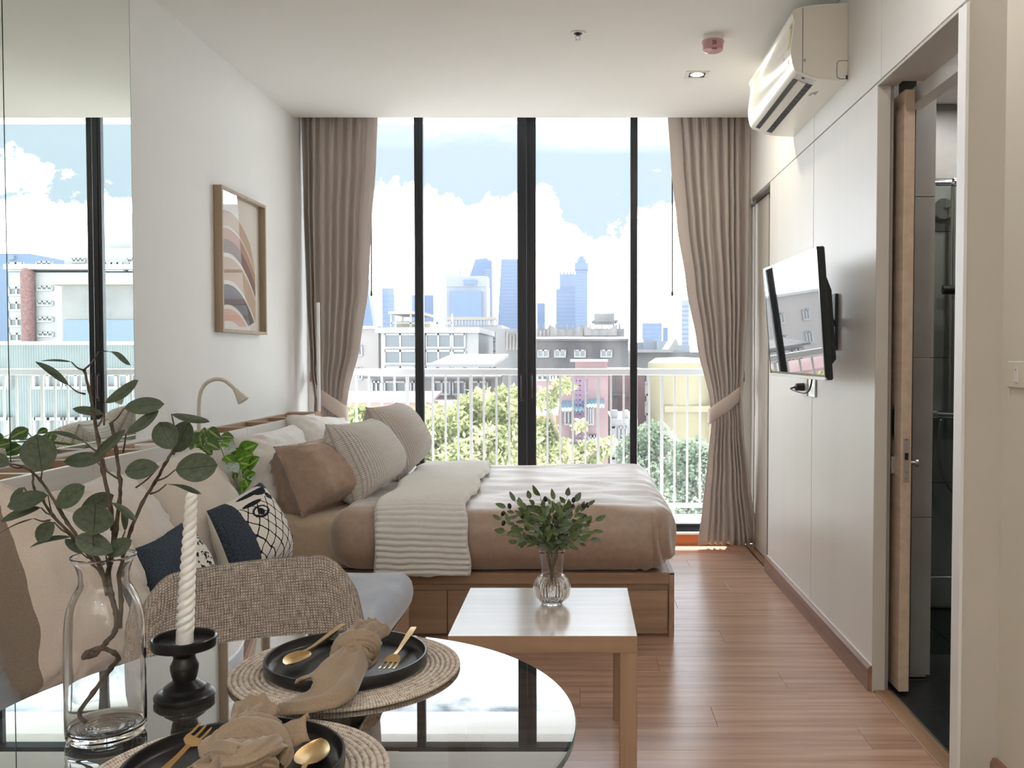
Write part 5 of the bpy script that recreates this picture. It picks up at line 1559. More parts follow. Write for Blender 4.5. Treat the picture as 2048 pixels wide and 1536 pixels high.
for a0, a1, b0, b1 in ((-hw, -hw + .012, -hh + .012, hh), (hw - .012, hw, -hh + .012, hh), (-hw, hw, hh - .012, hh)):
    tvbox(a0, a1, b0, b1, -.004, .0018, 'bezel', m_tvblack, .0008)
bk = T(.02, -.02, -.06)
G().box(bk.x - .004, bk.x + .012, bk.y - .11, bk.y + .11, bk.z - .11, bk.z + .11, .002).build('bracket_plate', m_dark, tv)
G().tube(smooth_path([(bk.x + .01, bk.y, bk.z), (bk.x + .06, bk.y + .07, bk.z), (1.085, bk.y + .01, bk.z)], 3), .016, 8).build('arm', m_dark, tv, smooth=40)
G().box(1.086, 1.0995, bk.y - .05, bk.y + .07, bk.z - .12, bk.z + .12, .002).build('wall_plate', m_dark, tv)
# sockets under it
so = thing('wall_socket', 'steel framed wall socket with a black plug under the television', 'socket', (XR, 4.36, 1.09))
sc = px_y(1620, 775, 4.36); 
for i, dy in enumerate((-.075, .075)):
    G().box(1.091, 1.0995, 4.36 + dy - .058, 4.36 + dy + .058, sc.z - .042, sc.z + .042, .002).build('face_plate', m_satin if i == 0 else m_white, so)
G().tube([(1.09, 4.43, sc.z), (1.05, 4.43, sc.z), (1.045, 4.43, sc.z + .004)], [.020, .018, .006], 12).build('plug', m_dark, so, smooth=40)
G().tube(smooth_path([(1.048, 4.43, sc.z), (1.02, 4.40, sc.z - .01), (1.05, 4.22, sc.z - .02), (1.06, 4.16, sc.z + .04), (1.04, 4.1, sc.z + .14)], 6), .004, 6).build('cable', m_dark, so, smooth=180)

# ------------------------------------------------------------------ light switch on the near wall
sw = px_y(2028, 749, 2.524); 
ls2 = thing('light_switch', 'cream rocker light switch on the near wall', 'switch', (1.212, 2.50, sw.z))
G().box(1.203, 1.2118, 2.452, 2.566, sw.z - .037, sw.z + .037, .003).build('face_plate', m_cream, ls2)
G().box(1.199, 1.2035, 2.495, 2.516, sw.z - .022, sw.z + .022, .0015).build('rocker', m_white, ls2)
G().box(1.1986, 1.1993, 2.503, 2.507, sw.z + .012, sw.z + .0155).build('indicator', m_dark, ls2)

# ------------------------------------------------------------------ ceiling fittings
spk = px_z(1156, 66, CEIL)
sk = thing('fire_sprinkler', 'small chrome fire sprinkler in a white ceiling ring', 'sprinkler', (spk.x, spk.y, CEIL))
G().lathe([(.018, -.0005), (.036, -.0005), (.036, -.003), (.030, -.005), (.020, -.003)], (spk.x, spk.y, CEIL), 28, closed=True).build('ring', m_white, sk, smooth=40)
G().lathe([(0, -.001), (.02, -.001), (.02, -.004), (.010, -.006), (.010, -.012), (0, -.012)], (spk.x, spk.y, CEIL), 20).build('cup', m_dark, sk, smooth=40)
g = G()
for s_ in (-1, 1): g.tube(smooth_path([(spk.x + s_ * .008, spk.y, CEIL - .01), (spk.x + s_ * .011, spk.y, CEIL - .022), (spk.x + s_ * .002, spk.y, CEIL - .034)], 3), .0022, 6)
g.build('yoke', m_satin, sk, smooth=60)
G().lathe([(0, -.033), (.004, -.033), (.015, -.036), (.015, -.038), (0, -.039)], (spk.x, spk.y, CEIL), 16).build('deflector', m_satin, sk, smooth=40)
sdp = px_z(1426, 74, CEIL)
m_pinkcap = pmat('pink_dust_cover', srgb(.78, .60, .62), .3); m_pinkcap2 = pmat('pink_dust_cover_window', srgb(.58, .40, .42), .3)
sdt = thing('smoke_detector', 'round smoke detector wearing a pink dust cover on the ceiling', 'detector', (sdp.x, sdp.y, CEIL))
G().lathe([(0, 0), (.050, 0), (.050, -.012), (.046, -.024), (0, -.024)], (sdp.x, sdp.y, CEIL), 36).build('base', m_white, sdt, smooth=40)
G().lathe([(.051, -.020), (.053, -.022), (.053, -.028), (.0495, -.030), (.047, -.062), (.040, -.068), (0, -.069)], (sdp.x, sdp.y, CEIL), 40).build('dust_cover', m_pinkcap, sdt, smooth=40)
G().box(sdp.x - .010, sdp.x + .010, sdp.y - .0515, sdp.y - .046, CEIL - .050, CEIL - .030, .001).build('tab', m_pinkcap2, sdt)
G().box(sdp.x - .012, sdp.x + .012, sdp.y - .047, sdp.y - .038, CEIL - .0705, CEIL - .064, .001).build('tab', m_pinkcap2, sdt)
dlp = px_z(1394, 149, CEIL)
dl = thing('downlight', 'square recessed downlight glowing in the ceiling near the window', 'light', (dlp.x, dlp.y, CEIL))
s1, s2 = .062, .043
for a in ((-s1, s1, -s1, -s2), (-s1, s1, s2, s1), (-s1, -s2, -s2, s2), (s2, s1, -s2, s2)):
    G().box(dlp.x + a[0], dlp.x + a[1], dlp.y + a[2], dlp.y + a[3], CEIL - .004, CEIL - .0004, .001).build('trim_ring', m_white, dl)
G().box(dlp.x - s2, dlp.x + s2, dlp.y - s2, dlp.y + s2, CEIL - .0012, CEIL - .0004).build('recess', m_dark, dl)
m_lampface = emit('lamp_face', (1.0, .90, .72), 2.2)
G().lathe([(0, -.003), (.030, -.003), (.036, -.0015)], (dlp.x, dlp.y, CEIL), 28).build('lamp_face', m_lampface, dl, smooth=60)
for a in range(6): G().lathe([(0, -.0042), (.006, -.0036), (.008, -.003)], (dlp.x + .02 * math.cos(a * PI / 3), dlp.y + .02 * math.sin(a * PI / 3), CEIL), 10).build('lens', m_lampface, dl, smooth=60)
lamp('downlight_light', dlp.x, dlp.y, CEIL - .006, .06, 5.0, (1.0, .88, .70))

# ------------------------------------------------------------------ shower behind its glass screen
m_showerglass = sheet_glass('smoked_shower_glass', (.50, .57, .53), 1.5, .7)
scn = thing('shower_screen', 'dark tinted glass shower screen inside the bathroom', 'screen', (1.8, 3.76, 0))
G().add([(1.37, 3.752, .02), (2.29, 3.752, .02), (2.29, 3.752, 1.99), (1.37, 3.752, 1.99)], [(0, 1, 2, 3)]).build('pane', m_showerglass, scn, fix=False)
brz = px_y(1900, 366, 3.75).z
G().tube([(1.37, 3.75, brz), (2.29, 3.75, brz)], .012, 12).build('top_bar', m_steel, scn, smooth=40)
jx = px_y(1922, 366, 3.73).x
G().tube([(jx - .03, 3.735, brz), (jx + .06, 3.735, brz)], .017, 12).build('clamp', m_steel, scn, smooth=40)
hx_ = px_y(1915, 1345, 3.74)
G().box(hx_.x - .02, hx_.x + .03, 3.72, 3.765, hx_.z - .02, hx_.z + .03, .003).build('hinge', m_satin, scn)
G().box(1.37, 2.29, 3.745, 3.76, hx_.z - .012, hx_.z - .004).build('bottom_seal', m_white, scn)
SY = 4.44
def sh(px, py): v = px_y(px, py, SY); return v
shw = thing('shower_set', 'chrome shower rail with handset and hose behind the tinted glass', 'shower', (sh(1900, 600).x, SY, 1.0))
rt_, rb_ = sh(1906, 372), sh(1899, 822)
G().tube([(rt_.x, SY, rt_.z + .02), (rt_.x, SY, rb_.z)], .011, 12).build('riser_rail', m_steel, shw, smooth=40)
dsc = sh(1893, 415)
G().tube([(dsc.x, SY + .065, dsc.z), (dsc.x, SY + .03, dsc.z)], [.055, .05], 24).build('wall_disc', m_steel, shw, smooth=40)
G().tube([(dsc.x, SY + .04, dsc.z), (rt_.x, SY, dsc.z + .01)], .009, 8).build('bracket', m_steel, shw, smooth=40)
hp = sh(1900, 580)
G().tube([(hp.x - .04, SY - .01, hp.z), (hp.x + .05, SY - .02, hp.z)], .022, 12).build('slider', m_dark, shw, smooth=40)
G().tube([sh(1908, 585), sh(1922, 562), sh(1936, 545)], [.014, .018, .04], 14).build('handset', m_satin, shw, smooth=40)
mx0, mx1 = sh(1858, 830), sh(1935, 832)
G().tube([(mx0.x, SY, mx0.z), (mx0.x + .03, SY, mx0.z), (mx0.x + .03, SY, mx0.z), (mx1.x - .05, SY, mx1.z), (mx1.x - .05, SY, mx1.z), (mx1.x, SY, mx1.z)], [.03, .03, .018, .018, .04, .036], 16).build('mixer_bar', m_steel, shw, smooth=40)
for a in (mx0.x + .06, mx1.x - .03):
    G().tube([(a, SY, mx0.z), (a, SY + .07, mx0.z)], .022, 12).build('wall_union', m_steel, shw, smooth=40)
G().tube([(mx1.x - .02, SY - .03, mx1.z), (mx1.x + .0, SY - .08, mx1.z - .03)], [.008, .007], 8).build('lever', m_steel, shw, smooth=40)
hose = smooth_path([sh(1908, 600), sh(1912, 680), sh(1926, 760), sh(1934, 860), sh(1938, 960), sh(1925, 992), sh(1905, 985), sh(1884, 955), sh(1873, 910), sh(1874, 860), sh(1877, 838)], 8)
hose = [Vector((p.x, p.y - .03, p.z)) for p in hose]
G().tube(hose, .009, 8).build('hose', m_satin, shw, smooth=180)
dhk = px_y(1836, 520, 3.72)

# ================================================================== glass, flowers and tableware
m_clear = pmat('clear_glass', (1, 1, 1), 0.0, spec=.5)
bsdf(m_clear).inputs['Transmission Weight'].default_value = 1.0
bsdf(m_clear).inputs['IOR'].default_value = 1.45
m_stem = pmat('olive_stem', srgb(.36, .36, .26), .7)
m_twig = vary(pmat('brown_twig', srgb(.27, .23, .19), .8), srgb(.22, .19, .155), srgb(.36, .31, .26), sc=60, bstr=.4, bdist=.002)
def leaf_mat(name, c1, c2, sc=8, vein=None, rough=.5, mid=.018):
    m = pmat(name, c1, rough, spec=.35)
    t = m.node_tree
    tcn = t.nodes.new('ShaderNodeTexCoord'); sp_ = t.nodes.new('ShaderNodeSeparateXYZ'); L(t, tcn.outputs['UV'], sp_.inputs[0])
    n_ = noise_tex(t, tcn.outputs['UV'], sc, 4)
    c = ramp(t, n_.outputs['Fac'], [(.3, c1), (.7, c2)])
    mid_ = math_node(t, 'ABSOLUTE', math_node(t, 'SUBTRACT', sp_.outputs[1], .5))
    # side veins
    sv = math_node(t, 'FRACT', math_node(t, 'MULTIPLY', math_node(t, 'SUBTRACT', sp_.outputs[0], math_node(t, 'MULTIPLY', mid_, .55)), 6.0))
    svm = math_node(t, 'LESS_THAN', sv, .06)
    vm = math_node(t, 'MAXIMUM', math_node(t, 'LESS_THAN', mid_, mid), math_node(t, 'MULTIPLY', svm, .45))
    if vein is not None:
        n = t.nodes.new('ShaderNodeMix'); n.data_type = 'RGBA'
        L(t, vm, n.inputs[0]); L(t, c, n.inputs[6]); n.inputs[7].default_value = (*vein, 1)
        c = n.outputs[2]
    L(t, c, bsdf(m).inputs['Base Color'])
    bump(m, math_node(t, 'MULTIPLY_ADD', vm, -.6, n_.outputs['Fac']), .25, .002)
    return m
m_euca = leaf_mat('eucalyptus_leaf', srgb(.20, .245, .19), srgb(.30, .34, .265), 6, srgb(.13, .17, .12))
m_olive = leaf_mat('olive_leaf', srgb(.30, .39, .24), srgb(.45, .52, .35), 6, srgb(.46, .52, .34))
m_olive2 = leaf_mat('olive_leaf_grey', srgb(.36, .43, .36), srgb(.50, .56, .49), 6, srgb(.46, .52, .40))
m_pothos = leaf_mat('pothos_leaf', srgb(.24, .44, .10), srgb(.42, .62, .18), 5, srgb(.62, .74, .36), mid=.07)
m_pothos2 = leaf_mat('pothos_leaf_dull', srgb(.20, .33, .16), srgb(.36, .47, .24), 5, srgb(.58, .64, .40), mid=.08)
m_olivefruit = pmat('black_olive', srgb(.09, .11, .09), .3)

def leaf(name, mat, base, tip, width, parent, face=None, fold=.25, curl=.15, twist=0.0, shape=1.0, nl=9, blunt=.75):
    """a leaf blade from base to tip: midrib fold, droop along its length, pointed end"""
    B, Tp = Vector(base), Vector(tip)
    d = Tp - B; ln = d.length; d.normalize()
    f = Vector(face) if face is not None else Vector((0, -1, .3))
    f = (f - d * f.dot(d)); f = f.normalized() if f.length > 1e-5 else d.orthogonal().normalized()
    s = d.cross(f)
    V, UV, F = [], [], []
    ws = (-1, -.55, 0, .55, 1)
    for i in range(nl + 1):
        t = i / nl
        w = width * (math.sin(PI * min(1, t ** (.75 * shape))) ** blunt if 0 < t < 1 else 0.0)
        ff = f * math.cos(twist * (t - .5)) + s * math.sin(twist * (t - .5)); ss = d.cross(ff)
        c = B + d * ln * t + ff * (curl * ln * (math.sin(PI * t)))
        for q in ws:
            V.append(c + ss * w * q + ff * (fold * w * (abs(q) - .5)) ); UV.append((t, .5 + q * .5))
    k = len(ws)
    for i in range(nl):
        for j in range(k - 1): F.append((i * k + j, i * k + j + 1, (i + 1) * k + j + 1, (i + 1) * k + j))
    off = wloc(parent)
    o = uvmesh(name, [v - off for v in V], F, UV, mat, parent=parent)
    return o

# ------------------------------------------------------------------ clear carafe on the glass table
VX, VY = -.651, 1.236
TZ0 = RTZ + .0006
cf = thing('carafe_vase', 'tall clear glass carafe holding the leafy branches on the dining table', 'vase', (VX, VY, TZ0))
outer = [(0, 0), (.046, 0), (.0495, .004), (.0508, .014), (.0510, .08), (.0506, .13), (.0495, .155), (.046, .178), (.0385, .197), (.0325, .208), (.0312, .216), (.0322, .226), (.0365, .239), (.0415, .2465)]
inner = [(.0412, .2485), (.0392, .2475), (.0345, .238), (.0302, .226), (.0292, .216), (.0302, .207), (.0362, .195), (.0435, .177), (.047, .155), (.0482, .13), (.0486, .08), (.0484, .02), (.044, .011), (.030, .0095), (0, .009)]
def densify(p, k=3):
    q = smooth_path([(a, b, 0) for a, b in p], k); return [(max(0, v.x), v.y) for v in q]
prof_o = [(0, 0), (.046, 0)] + densify(outer[2:], 3); prof_i = densify(inner[:-2], 3) + inner[-2:]
G().lathe(prof_o + prof_i, (VX, VY, TZ0), 64).build('glass_body', m_clear, cf, smooth=60)
g = G()
for r_ in (.016, .026, .036): g.lathe([(r_ - .0025, .0092), (r_, .0112), (r_ + .0025, .0092)], (VX, VY, TZ0), 48)
g.build('embossed_base', m_clear, cf, smooth=60)
for k in range(16):
    a = k * PI / 8
    G().lathe([(0, .0112), (.0022, .0105), (.0026, .0092)], (VX + .031 * math.cos(a), VY + .031 * math.sin(a), TZ0), 8).build('embossed_dot', m_clear, cf, smooth=60)

# ------------------------------------------------------------------ leafy branches
eu = thing('leafy_branch', 'dark green artificial leafy branches standing in the clear carafe', 'branch', (VX, VY, TZ0 + .012))
def E_(px, py, dy=0.0): return px_y(px, py, VY + dy)
def stem(pts, r0, r1, name='stem', m=None, par=None):
    P = smooth_path([E_(*q) for q in pts], 5); k = len(P) - 1
    return G().tube([p + Vector((.0012 * fnoise(p.x * 200, p.z * 200, 1), .0012 * fnoise(p.z * 150, p.x * 150, 5), 0)) for p in P], [(r0 + (r1 - r0) * i / k) * (.70 + .10 * fnoise(i * .9, r0 * 1000) + (.22 if i % 5 == 0 else 0)) for i in range(k + 1)], 8).build(name, m or m_twig, par or eu, smooth=180)
stem([(171, 1446, .0), (158, 1425, .005), (186, 1385, .01), (222, 1336, .005), (236, 1318, -.004), (228, 1305, -.02), (200, 1296, -.026), (174, 1305, -.015), (168, 1314, 0.0), (190, 1308, .018), (212, 1285, .012), (230, 1262, 0), (232, 1225, 0), (222, 1190, 0), (216, 1150, 0)], .0042, .0048, 'main_stem')
stem([(216, 1150, 0), (228, 1085, .0), (220, 1010, .005), (206, 940, .01), (196, 880, .012), (187, 830, .01), (179, 780, .008), (168, 740, .005)], .0046, .0026)
stem([(216, 1150, 0), (232, 1060, -.01), (239, 1005, -.015), (240, 960, -.018), (232, 900, -.02), (223, 845, -.02)], .0044, .0030)
stem([(240, 1255, 0), (242, 1200, .0), (238, 1150, .005), (250, 1100, .01), (262, 1060, .015), (285, 1005, .02), (310, 965, .02), (330, 928, .018), (350, 896, .015)], .0042, .0028)
stem([(216, 1190, 0), (196, 1120, -.01), (160, 1080, -.015), (135, 1045, -.02), (114, 1010, -.02), (80, 960, -.02), (48, 934, -.02), (18, 928, -.02)], .0040, .0018)
stem([(216, 1170, 0), (178, 1110, .008), (140, 1068, .012), (105, 1030, .015), (85, 1000, .015), (68, 975, .015), (66, 945, .015)], .0036, .0018)
LEAVES = [  # petiole start, base, tip, half width px, dy, face, fold, curl, twist
 ((168, 740), (198, 703), (262, 731), 7, .005, (.1, -.3, 1), .2, .16, 1.6), ((168, 740), (143, 724), (80, 722), 5, 0, (0, -.4, 1), .3, .03, .2),
 ((170, 788), (138, 771), (70, 723), 8, .01, (.5, -.6, .7), .5, .04, .5), ((208, 850), (209, 806), (277, 760), 12, -.01, (-.3, -.9, .3), .2, -.06, 0),
 ((196, 852), (207, 828), (145, 817), 9, .02, (0, -.8, .6), .1, .02, 0), ((223, 845), (248, 816), (329, 808), 15, -.02, (0, -1, .2), .15, .03, 0),
 ((246, 905), (252, 867), (318, 821), 12, -.02, (-.3, -1, .3), .2, -.05, 0), ((203, 905), (170, 884), (77, 868), 8, .01, (0, -.3, 1), .3, .10, .2),
 ((80, 960), (84, 944), (73, 868), 31, -.03, (.1, -1, .1), .12, .02, 0), ((48, 934), (18, 930), (-20, 912), 13, -.02, (0, -1, .4), .2, 0, 0),
 ((213, 940), (207, 916), (127, 923), 14, .01, (0, -.9, .3), .15, .0, 0), ((240, 960), (186, 916), (251, 859), 9, -.04, (.7, -.4, .4), .25, .05, 0),
 ((330, 928), (345, 899), (319, 844), 22, -.01, (.4, -1, .0), .5, .02, 0), ((345, 905), (350, 905), (378, 842), 22, .04, (0, -1, .1), .15, .02, 0),
 ((355, 872), (343, 828), (420, 844), 11, .0, (0, -.5, .8), .35, -.05, 0), ((312, 962), (350, 940), (436, 930), 26, .0, (0, -1, .15), .12, .0, 0),
 ((272, 975), (318, 933), (249, 944), 18, -.02, (.1, -1, .3), .2, .03, 0), ((300, 988), (333, 968), (403, 988), 6, .02, (0, -.5, 1), .4, .05, 1.4),
 ((140, 1050), (112, 1013), (170, 972), 19, -.03, (-.1, -1, .2), .15, .02, 0), ((105, 1030), (96, 990), (14, 1013), 17, .0, (0, -1, .4), .2, .03, 0),
 ((105, 1030), (82, 1015), (1, 1043), 10, .01, (0, -.8, .6), .25, .05, 0), ((100, 1040), (68, 1037), (-2, 1067), 5, .02, (0, -.3, 1), .3, .04, .3),
 ((140, 1068), (108, 1044), (74, 1082), 15, -.02, (.3, -1, .3), .4, .0, 0), ((150, 1082), (142, 1074), (58, 1096), 8, -.01, (0, -.5, .9), .3, .08, .2),
 ((190, 1110), (186, 1070), (190, 1006), 36, -.045, (0, -1, .15), .14, .0, 0), ((205, 1075), (160, 1025), (228, 990), 18, .02, (0, -1, .2), .2, .02, 0),
 ((222, 1060), (224, 1005), (273, 1043), 7, -.03, (.2, -.6, .8), .4, .06, .3), ((200, 1130), (226, 1104), (150, 1074), 19, -.035, (0, -.9, .45), .15, .03, 0),
 ((216, 1130), (212, 1110), (264, 1080), 15, -.03, (0, -1, .2), .15, .02, 0), ((185, 1115), (165, 1108), (130, 1078), 8, .01, (.3, -.8, .5), .3, .04, 0),
 ((60, 985), (48, 975), (20, 1003), 9, .03, (0, -.8, .5), .2, 0, 0), ((236, 1090), (250, 1062), (246, 1012), 7, .03, (.8, -.5, .2), .3, .03, 0)]
for pb, lb, lt, w_, dy_, fc, fo, cu, tw in LEAVES:
    b_, t_ = E_(lb[0], lb[1], dy_), E_(lt[0], lt[1], dy_ + .012 * fc[0])
    lf = leaf('leaf', m_euca, b_, t_, w_ * 1.12 / 1456, eu, fc, fo, cu, tw, shape=1.4, nl=10, blunt=.6)
    G().tube(smooth_path([E_(pb[0], pb[1], dy_ * .4), E_((pb[0] + lb[0]) / 2, (pb[1] + lb[1]) / 2 + 4, dy_ * .8), b_], 3), [.0014, .0013, .0012, .0012, .0011, .001, .0009], 6).build('petiole', m_twig, lf, smooth=180)

# ------------------------------------------------------------------ candle and its holder
m_blackware = pmat('matt_black_lacquer', (.010, .010, .011), .28, spec=.4)
KX, KY = -.600, 1.367
ck = thing('candle_holder', 'turned black candle holder standing on the glass table', 'candle holder', (KX, KY, TZ0))
G().lathe([(0, 0), (.042, 0), (.044, .003), (.044, .008), (.040, .012), (.031, .014), (.030, .020), (.022, .026), (.0165, .030), (.0185, .036), (.0205, .046), (.0205, .052), (.0165, .060), (.0155, .065), (.0185, .071), (.024, .076), (.046, .080), (.0472, .084), (.0472, .094), (.0455, .0955), (.0435, .094), (.042, .086), (.030, .0845), (.018, .084), (.0165, .086), (.0135, .086), (.0135, .078), (0, .078)], (KX, KY, TZ0), 56).build('turned_body', m_blackware, ck, smooth=35)
m_wax = pmat('white_wax', (.90, .90, .89), .45)
bsdf(m_wax).inputs['Subsurface Weight'].default_value = .25
bsdf(m_wax).inputs['Subsurface Radius'].default_value = (.01, .008, .006)
cz0 = TZ0 + .0785
cn = thing('twisted_candle', 'white twisted taper candle in the black holder', 'candle', (KX, KY, cz0))
cn.rotation_euler = (0, R(3.4), 0)
def wax(k, a, n=240):
    t = k / n
    tw = min(1, max(0, (t - .09) / .05)) * min(1, max(0, (.985 - t) / .02))
    return 1 + .27 * tw * (abs(math.cos(1.5 * (a - t * 2 * PI * 6.2))) ** .8 - .55)
nk = 240
pr_ = [(0, 0)] + [((.0128 - .0052 * (i / nk) ** 1.1) * (1 if i / nk < .965 else max(.05, math.sqrt(max(0, 1 - ((i / nk - .965) / .035) ** 2)))), .238 * i / nk) for i in range(1, nk)] + [(0, .238)]
G().lathe(pr_, (0, 0, 0), 30, fn=wax).build('wax', m_wax, cn, world=False, smooth=180)
G().tube(smooth_path([(0, 0, .236), (.0005, 0, .243), (.002, 0, .250)], 4), .0009, 6).build('wick', pmat('wick', (.7, .68, .62), .9), cn, world=False)

# ------------------------------------------------------------------ placemats and plates
m_mat_ = pmat('woven_straw', srgb(.74, .68, .60), .95, spec=.1)
def weave():
    t = m_mat_.node_tree
    v = coords(t)
    sp_ = t.nodes.new('ShaderNodeSeparateXYZ'); L(t, v, sp_.inputs[0])
    ang = math_node(t, 'ARCTAN2', sp_.outputs[1], sp_.outputs[0])
    rad = t.nodes.new('ShaderNodeVectorMath'); rad.operation = 'LENGTH'; L(t, v, rad.inputs[0])
    rk = math_node(t, 'FLOOR', math_node(t, 'MULTIPLY', rad.outputs['Value'], 1 / .0085))
    s_ = math_node(t, 'SINE', math_node(t, 'MULTIPLY_ADD', ang, 240.0, math_node(t, 'MULTIPLY', rk, 1.9)))
    n_ = noise_tex(t, v, 120, 3)
    h = math_node(t, 'MULTIPLY_ADD', s_, .16, n_.outputs['Fac'])
    rf = math_node(t, 'ABSOLUTE', math_node(t, 'SINE', math_node(t, 'MULTIPLY', rad.outputs['Value'], PI / .0085)))  # ring mask darkens the grooves, shade put into the straw colour
    h = math_node(t, 'MULTIPLY_ADD', math_node(t, 'POWER', rf, .6), .45, math_node(t, 'SUBTRACT', h, .36))
    L(t, ramp(t, h, [(.12, srgb(.48, .43, .385)), (.45, srgb(.76, .71, .66)), (.8, srgb(.88, .845, .80))]), bsdf(m_mat_).inputs['Base Color'])
    bump(m_mat_, h, .7, .002)
weave()
m_plate = pmat('black_stoneware', (.011, .011, .012), .28)
MR = .186
def placemat(x, y, label):
    t = thing('placemat', label, 'placemat', (x, y, TZ0), 'round straw placemats')
    pr = [(0, .0005)]
    pr += [(MR - .004, .0), (MR, .003)]
    n = 120; top = []
    for i in range(n + 1):
        r_ = MR - .001 - (MR - .003) * i / n
        top.append((r_, 0.0035 + .0032 * abs(math.sin(PI * r_ / .0085) ** .7)))
    G().lathe(pr + top + [(0, .006)], (0, 0, 0), 96).build('woven_disc', m_mat_, t, world=False, smooth=180)
    return t
P1, P2 = (-.386, 1.492), (-.421, 1.094)
placemat(*P1, 'round woven straw placemat nearer the tweed chair'); placemat(*P2, 'round woven straw placemat at the near edge of the table')
PZ = TZ0 + .0068
def plate(x, y, label):
    t = thing('plate', label, 'plate', (x, y, PZ), 'black stoneware plates')
    R_ = .1315
    G().lathe([(0, 0), (R_ - .012, 0), (R_ - .005, .002), (R_ - .0005, .006), (R_, .020), (R_ - .001, .0222), (R_ - .0035, .0222), (R_ - .0048, .020), (R_ - .0056, .010), (R_ - .010, .0062), (R_ - .018, .005), (0, .0045)], (0, 0, 0), 96).build('stoneware', m_plate, t, world=False, smooth=50)
    return t
plate(*P1, 'black plate with a knotted napkin nearer the tweed chair'); plate(*P2, 'black plate with a knotted napkin at the near table edge')
ZP = PZ + .0052     # the plates' floor
ZR = PZ + .0226     # their rims

# ------------------------------------------------------------------ cutlery
m_gold = pmat('brushed_gold', srgb(.86, .72, .50), .28, 1.0)
def cutlery(kind, label, tail, head, roll=0.0):
    """tail: world point of the handle end, head: world point of the tip; they lie on the plate's rim and floor"""
    A, B = Vector(tail), Vector(head)
    d = (B - A); ln = d.length; d.normalize()
    s = d.cross(Vector((0, 0, 1))).normalized(); u = s.cross(d)
    s, u = s * math.cos(roll) - u * math.sin(roll), u * math.cos(roll) + s * math.sin(roll)
    t = thing(kind, label, kind, A)
    def Q(l, w, h): return A + d * (l * ln) + s * w + u * h
    def slab(rows, name):
        g = G(); V = []
        for l, w, h, th in rows: V += [Q(l, -w, h + th), Q(l, w, h + th), Q(l, w * .8, h - th), Q(l, -w * .8, h - th)]
        F = []
        for i in range(len(rows) - 1):
            for j in range(4): F.append((4 * i + j, 4 * i + (j + 1) % 4, 4 * i + 4 + (j + 1) % 4, 4 * i + 4 + j))
        F += [(0, 1, 2, 3), tuple(4 * (len(rows) - 1) + j for j in (3, 2, 1, 0))]
        g.add(V, F); o = g.build(name, m_gold, t, smooth=50); return o
    slab([(0, .0030, .001, .0012), (.01, .0052, .001, .0016), (.15, .0056, .001, .0017), (.4, .0042, .0008, .0017), (.56, .0032, .0005, .0018), (.66, .0030, .002, .0018), (.70, .0034, .003, .0016)], 'handle')
    if kind == 'spoon':
        n, k = 12, 9
        V = []
        for side in (0, 1):
            for i in range(n + 1):
                f = i / n; l = .68 + .32 * f
                w = .0205 * (math.sin(PI * (f ** .8)) ** .62 if 0 < f < 1 else .02)
                for j in range(k):
                    q = -1 + 2 * j / (k - 1)
                    V.append(Q(l, w * q, .0035 - .0065 * math.sin(PI * f) ** .8 * (1 - q * q) + .0006 * side))
        F = [(i * k + j, i * k + j + 1, (i + 1) * k + j + 1, (i + 1) * k + j) for i in range(n) for j in range(k - 1)]
        m_ = (n + 1) * k
        F += [tuple(x + m_ for x in f) for f in F]
        G().add(V, F).build('bowl', m_gold, t, smooth=180, fix=False)
    else:
        slab([(.69, .0036, .003, .0015), (.74, .0115, .0025, .0013), (.80, .0138, .001, .0012), (.835, .0138, .0006, .0011)], 'fork_root')
        for q in (-.0118, -.004, .004, .0118):
            g = G(); rows = [(.83, .0016, .0006, .001), (.90, .0016, -.0002, .001), (.97, .0014, .0012, .0009), (1.0, .0006, .0028, .0006)]
            V = []
            for l, w, h, th in rows: V += [Q(l, q - w, h + th), Q(l, q + w, h + th), Q(l, q + w, h - th), Q(l, q - w, h - th)]
            F = []
            for i in range(3):
                for j in range(4): F.append((4 * i + j, 4 * i + (j + 1) % 4, 4 * i + 4 + (j + 1) % 4, 4 * i + 4 + j))
            F += [(0, 1, 2, 3), (15, 14, 13, 12)]
            g.add(V, F).build('tine', m_gold, t, smooth=40)
    return t
cutlery('spoon', 'gold spoon lying on the plate nearer the tweed chair', px_z(687, 1250, ZR + .002), px_z(572, 1334, ZP + .007))
cutlery('fork', 'gold fork lying on the plate nearer the tweed chair', px_z(828, 1256, ZR + .002), px_z(772, 1341, ZP + .004))
cutlery('fork', 'gold fork lying on the plate at the near table edge', px_z(268, 1600, ZP + .006), px_z(417, 1456, ZR + .014), .35)
sp2 = cutlery('spoon', 'gold spoon lying on the plate at the near table edge', px_z(520, 1690, ZR + .002), px_z(642, 1482, ZP + .007))

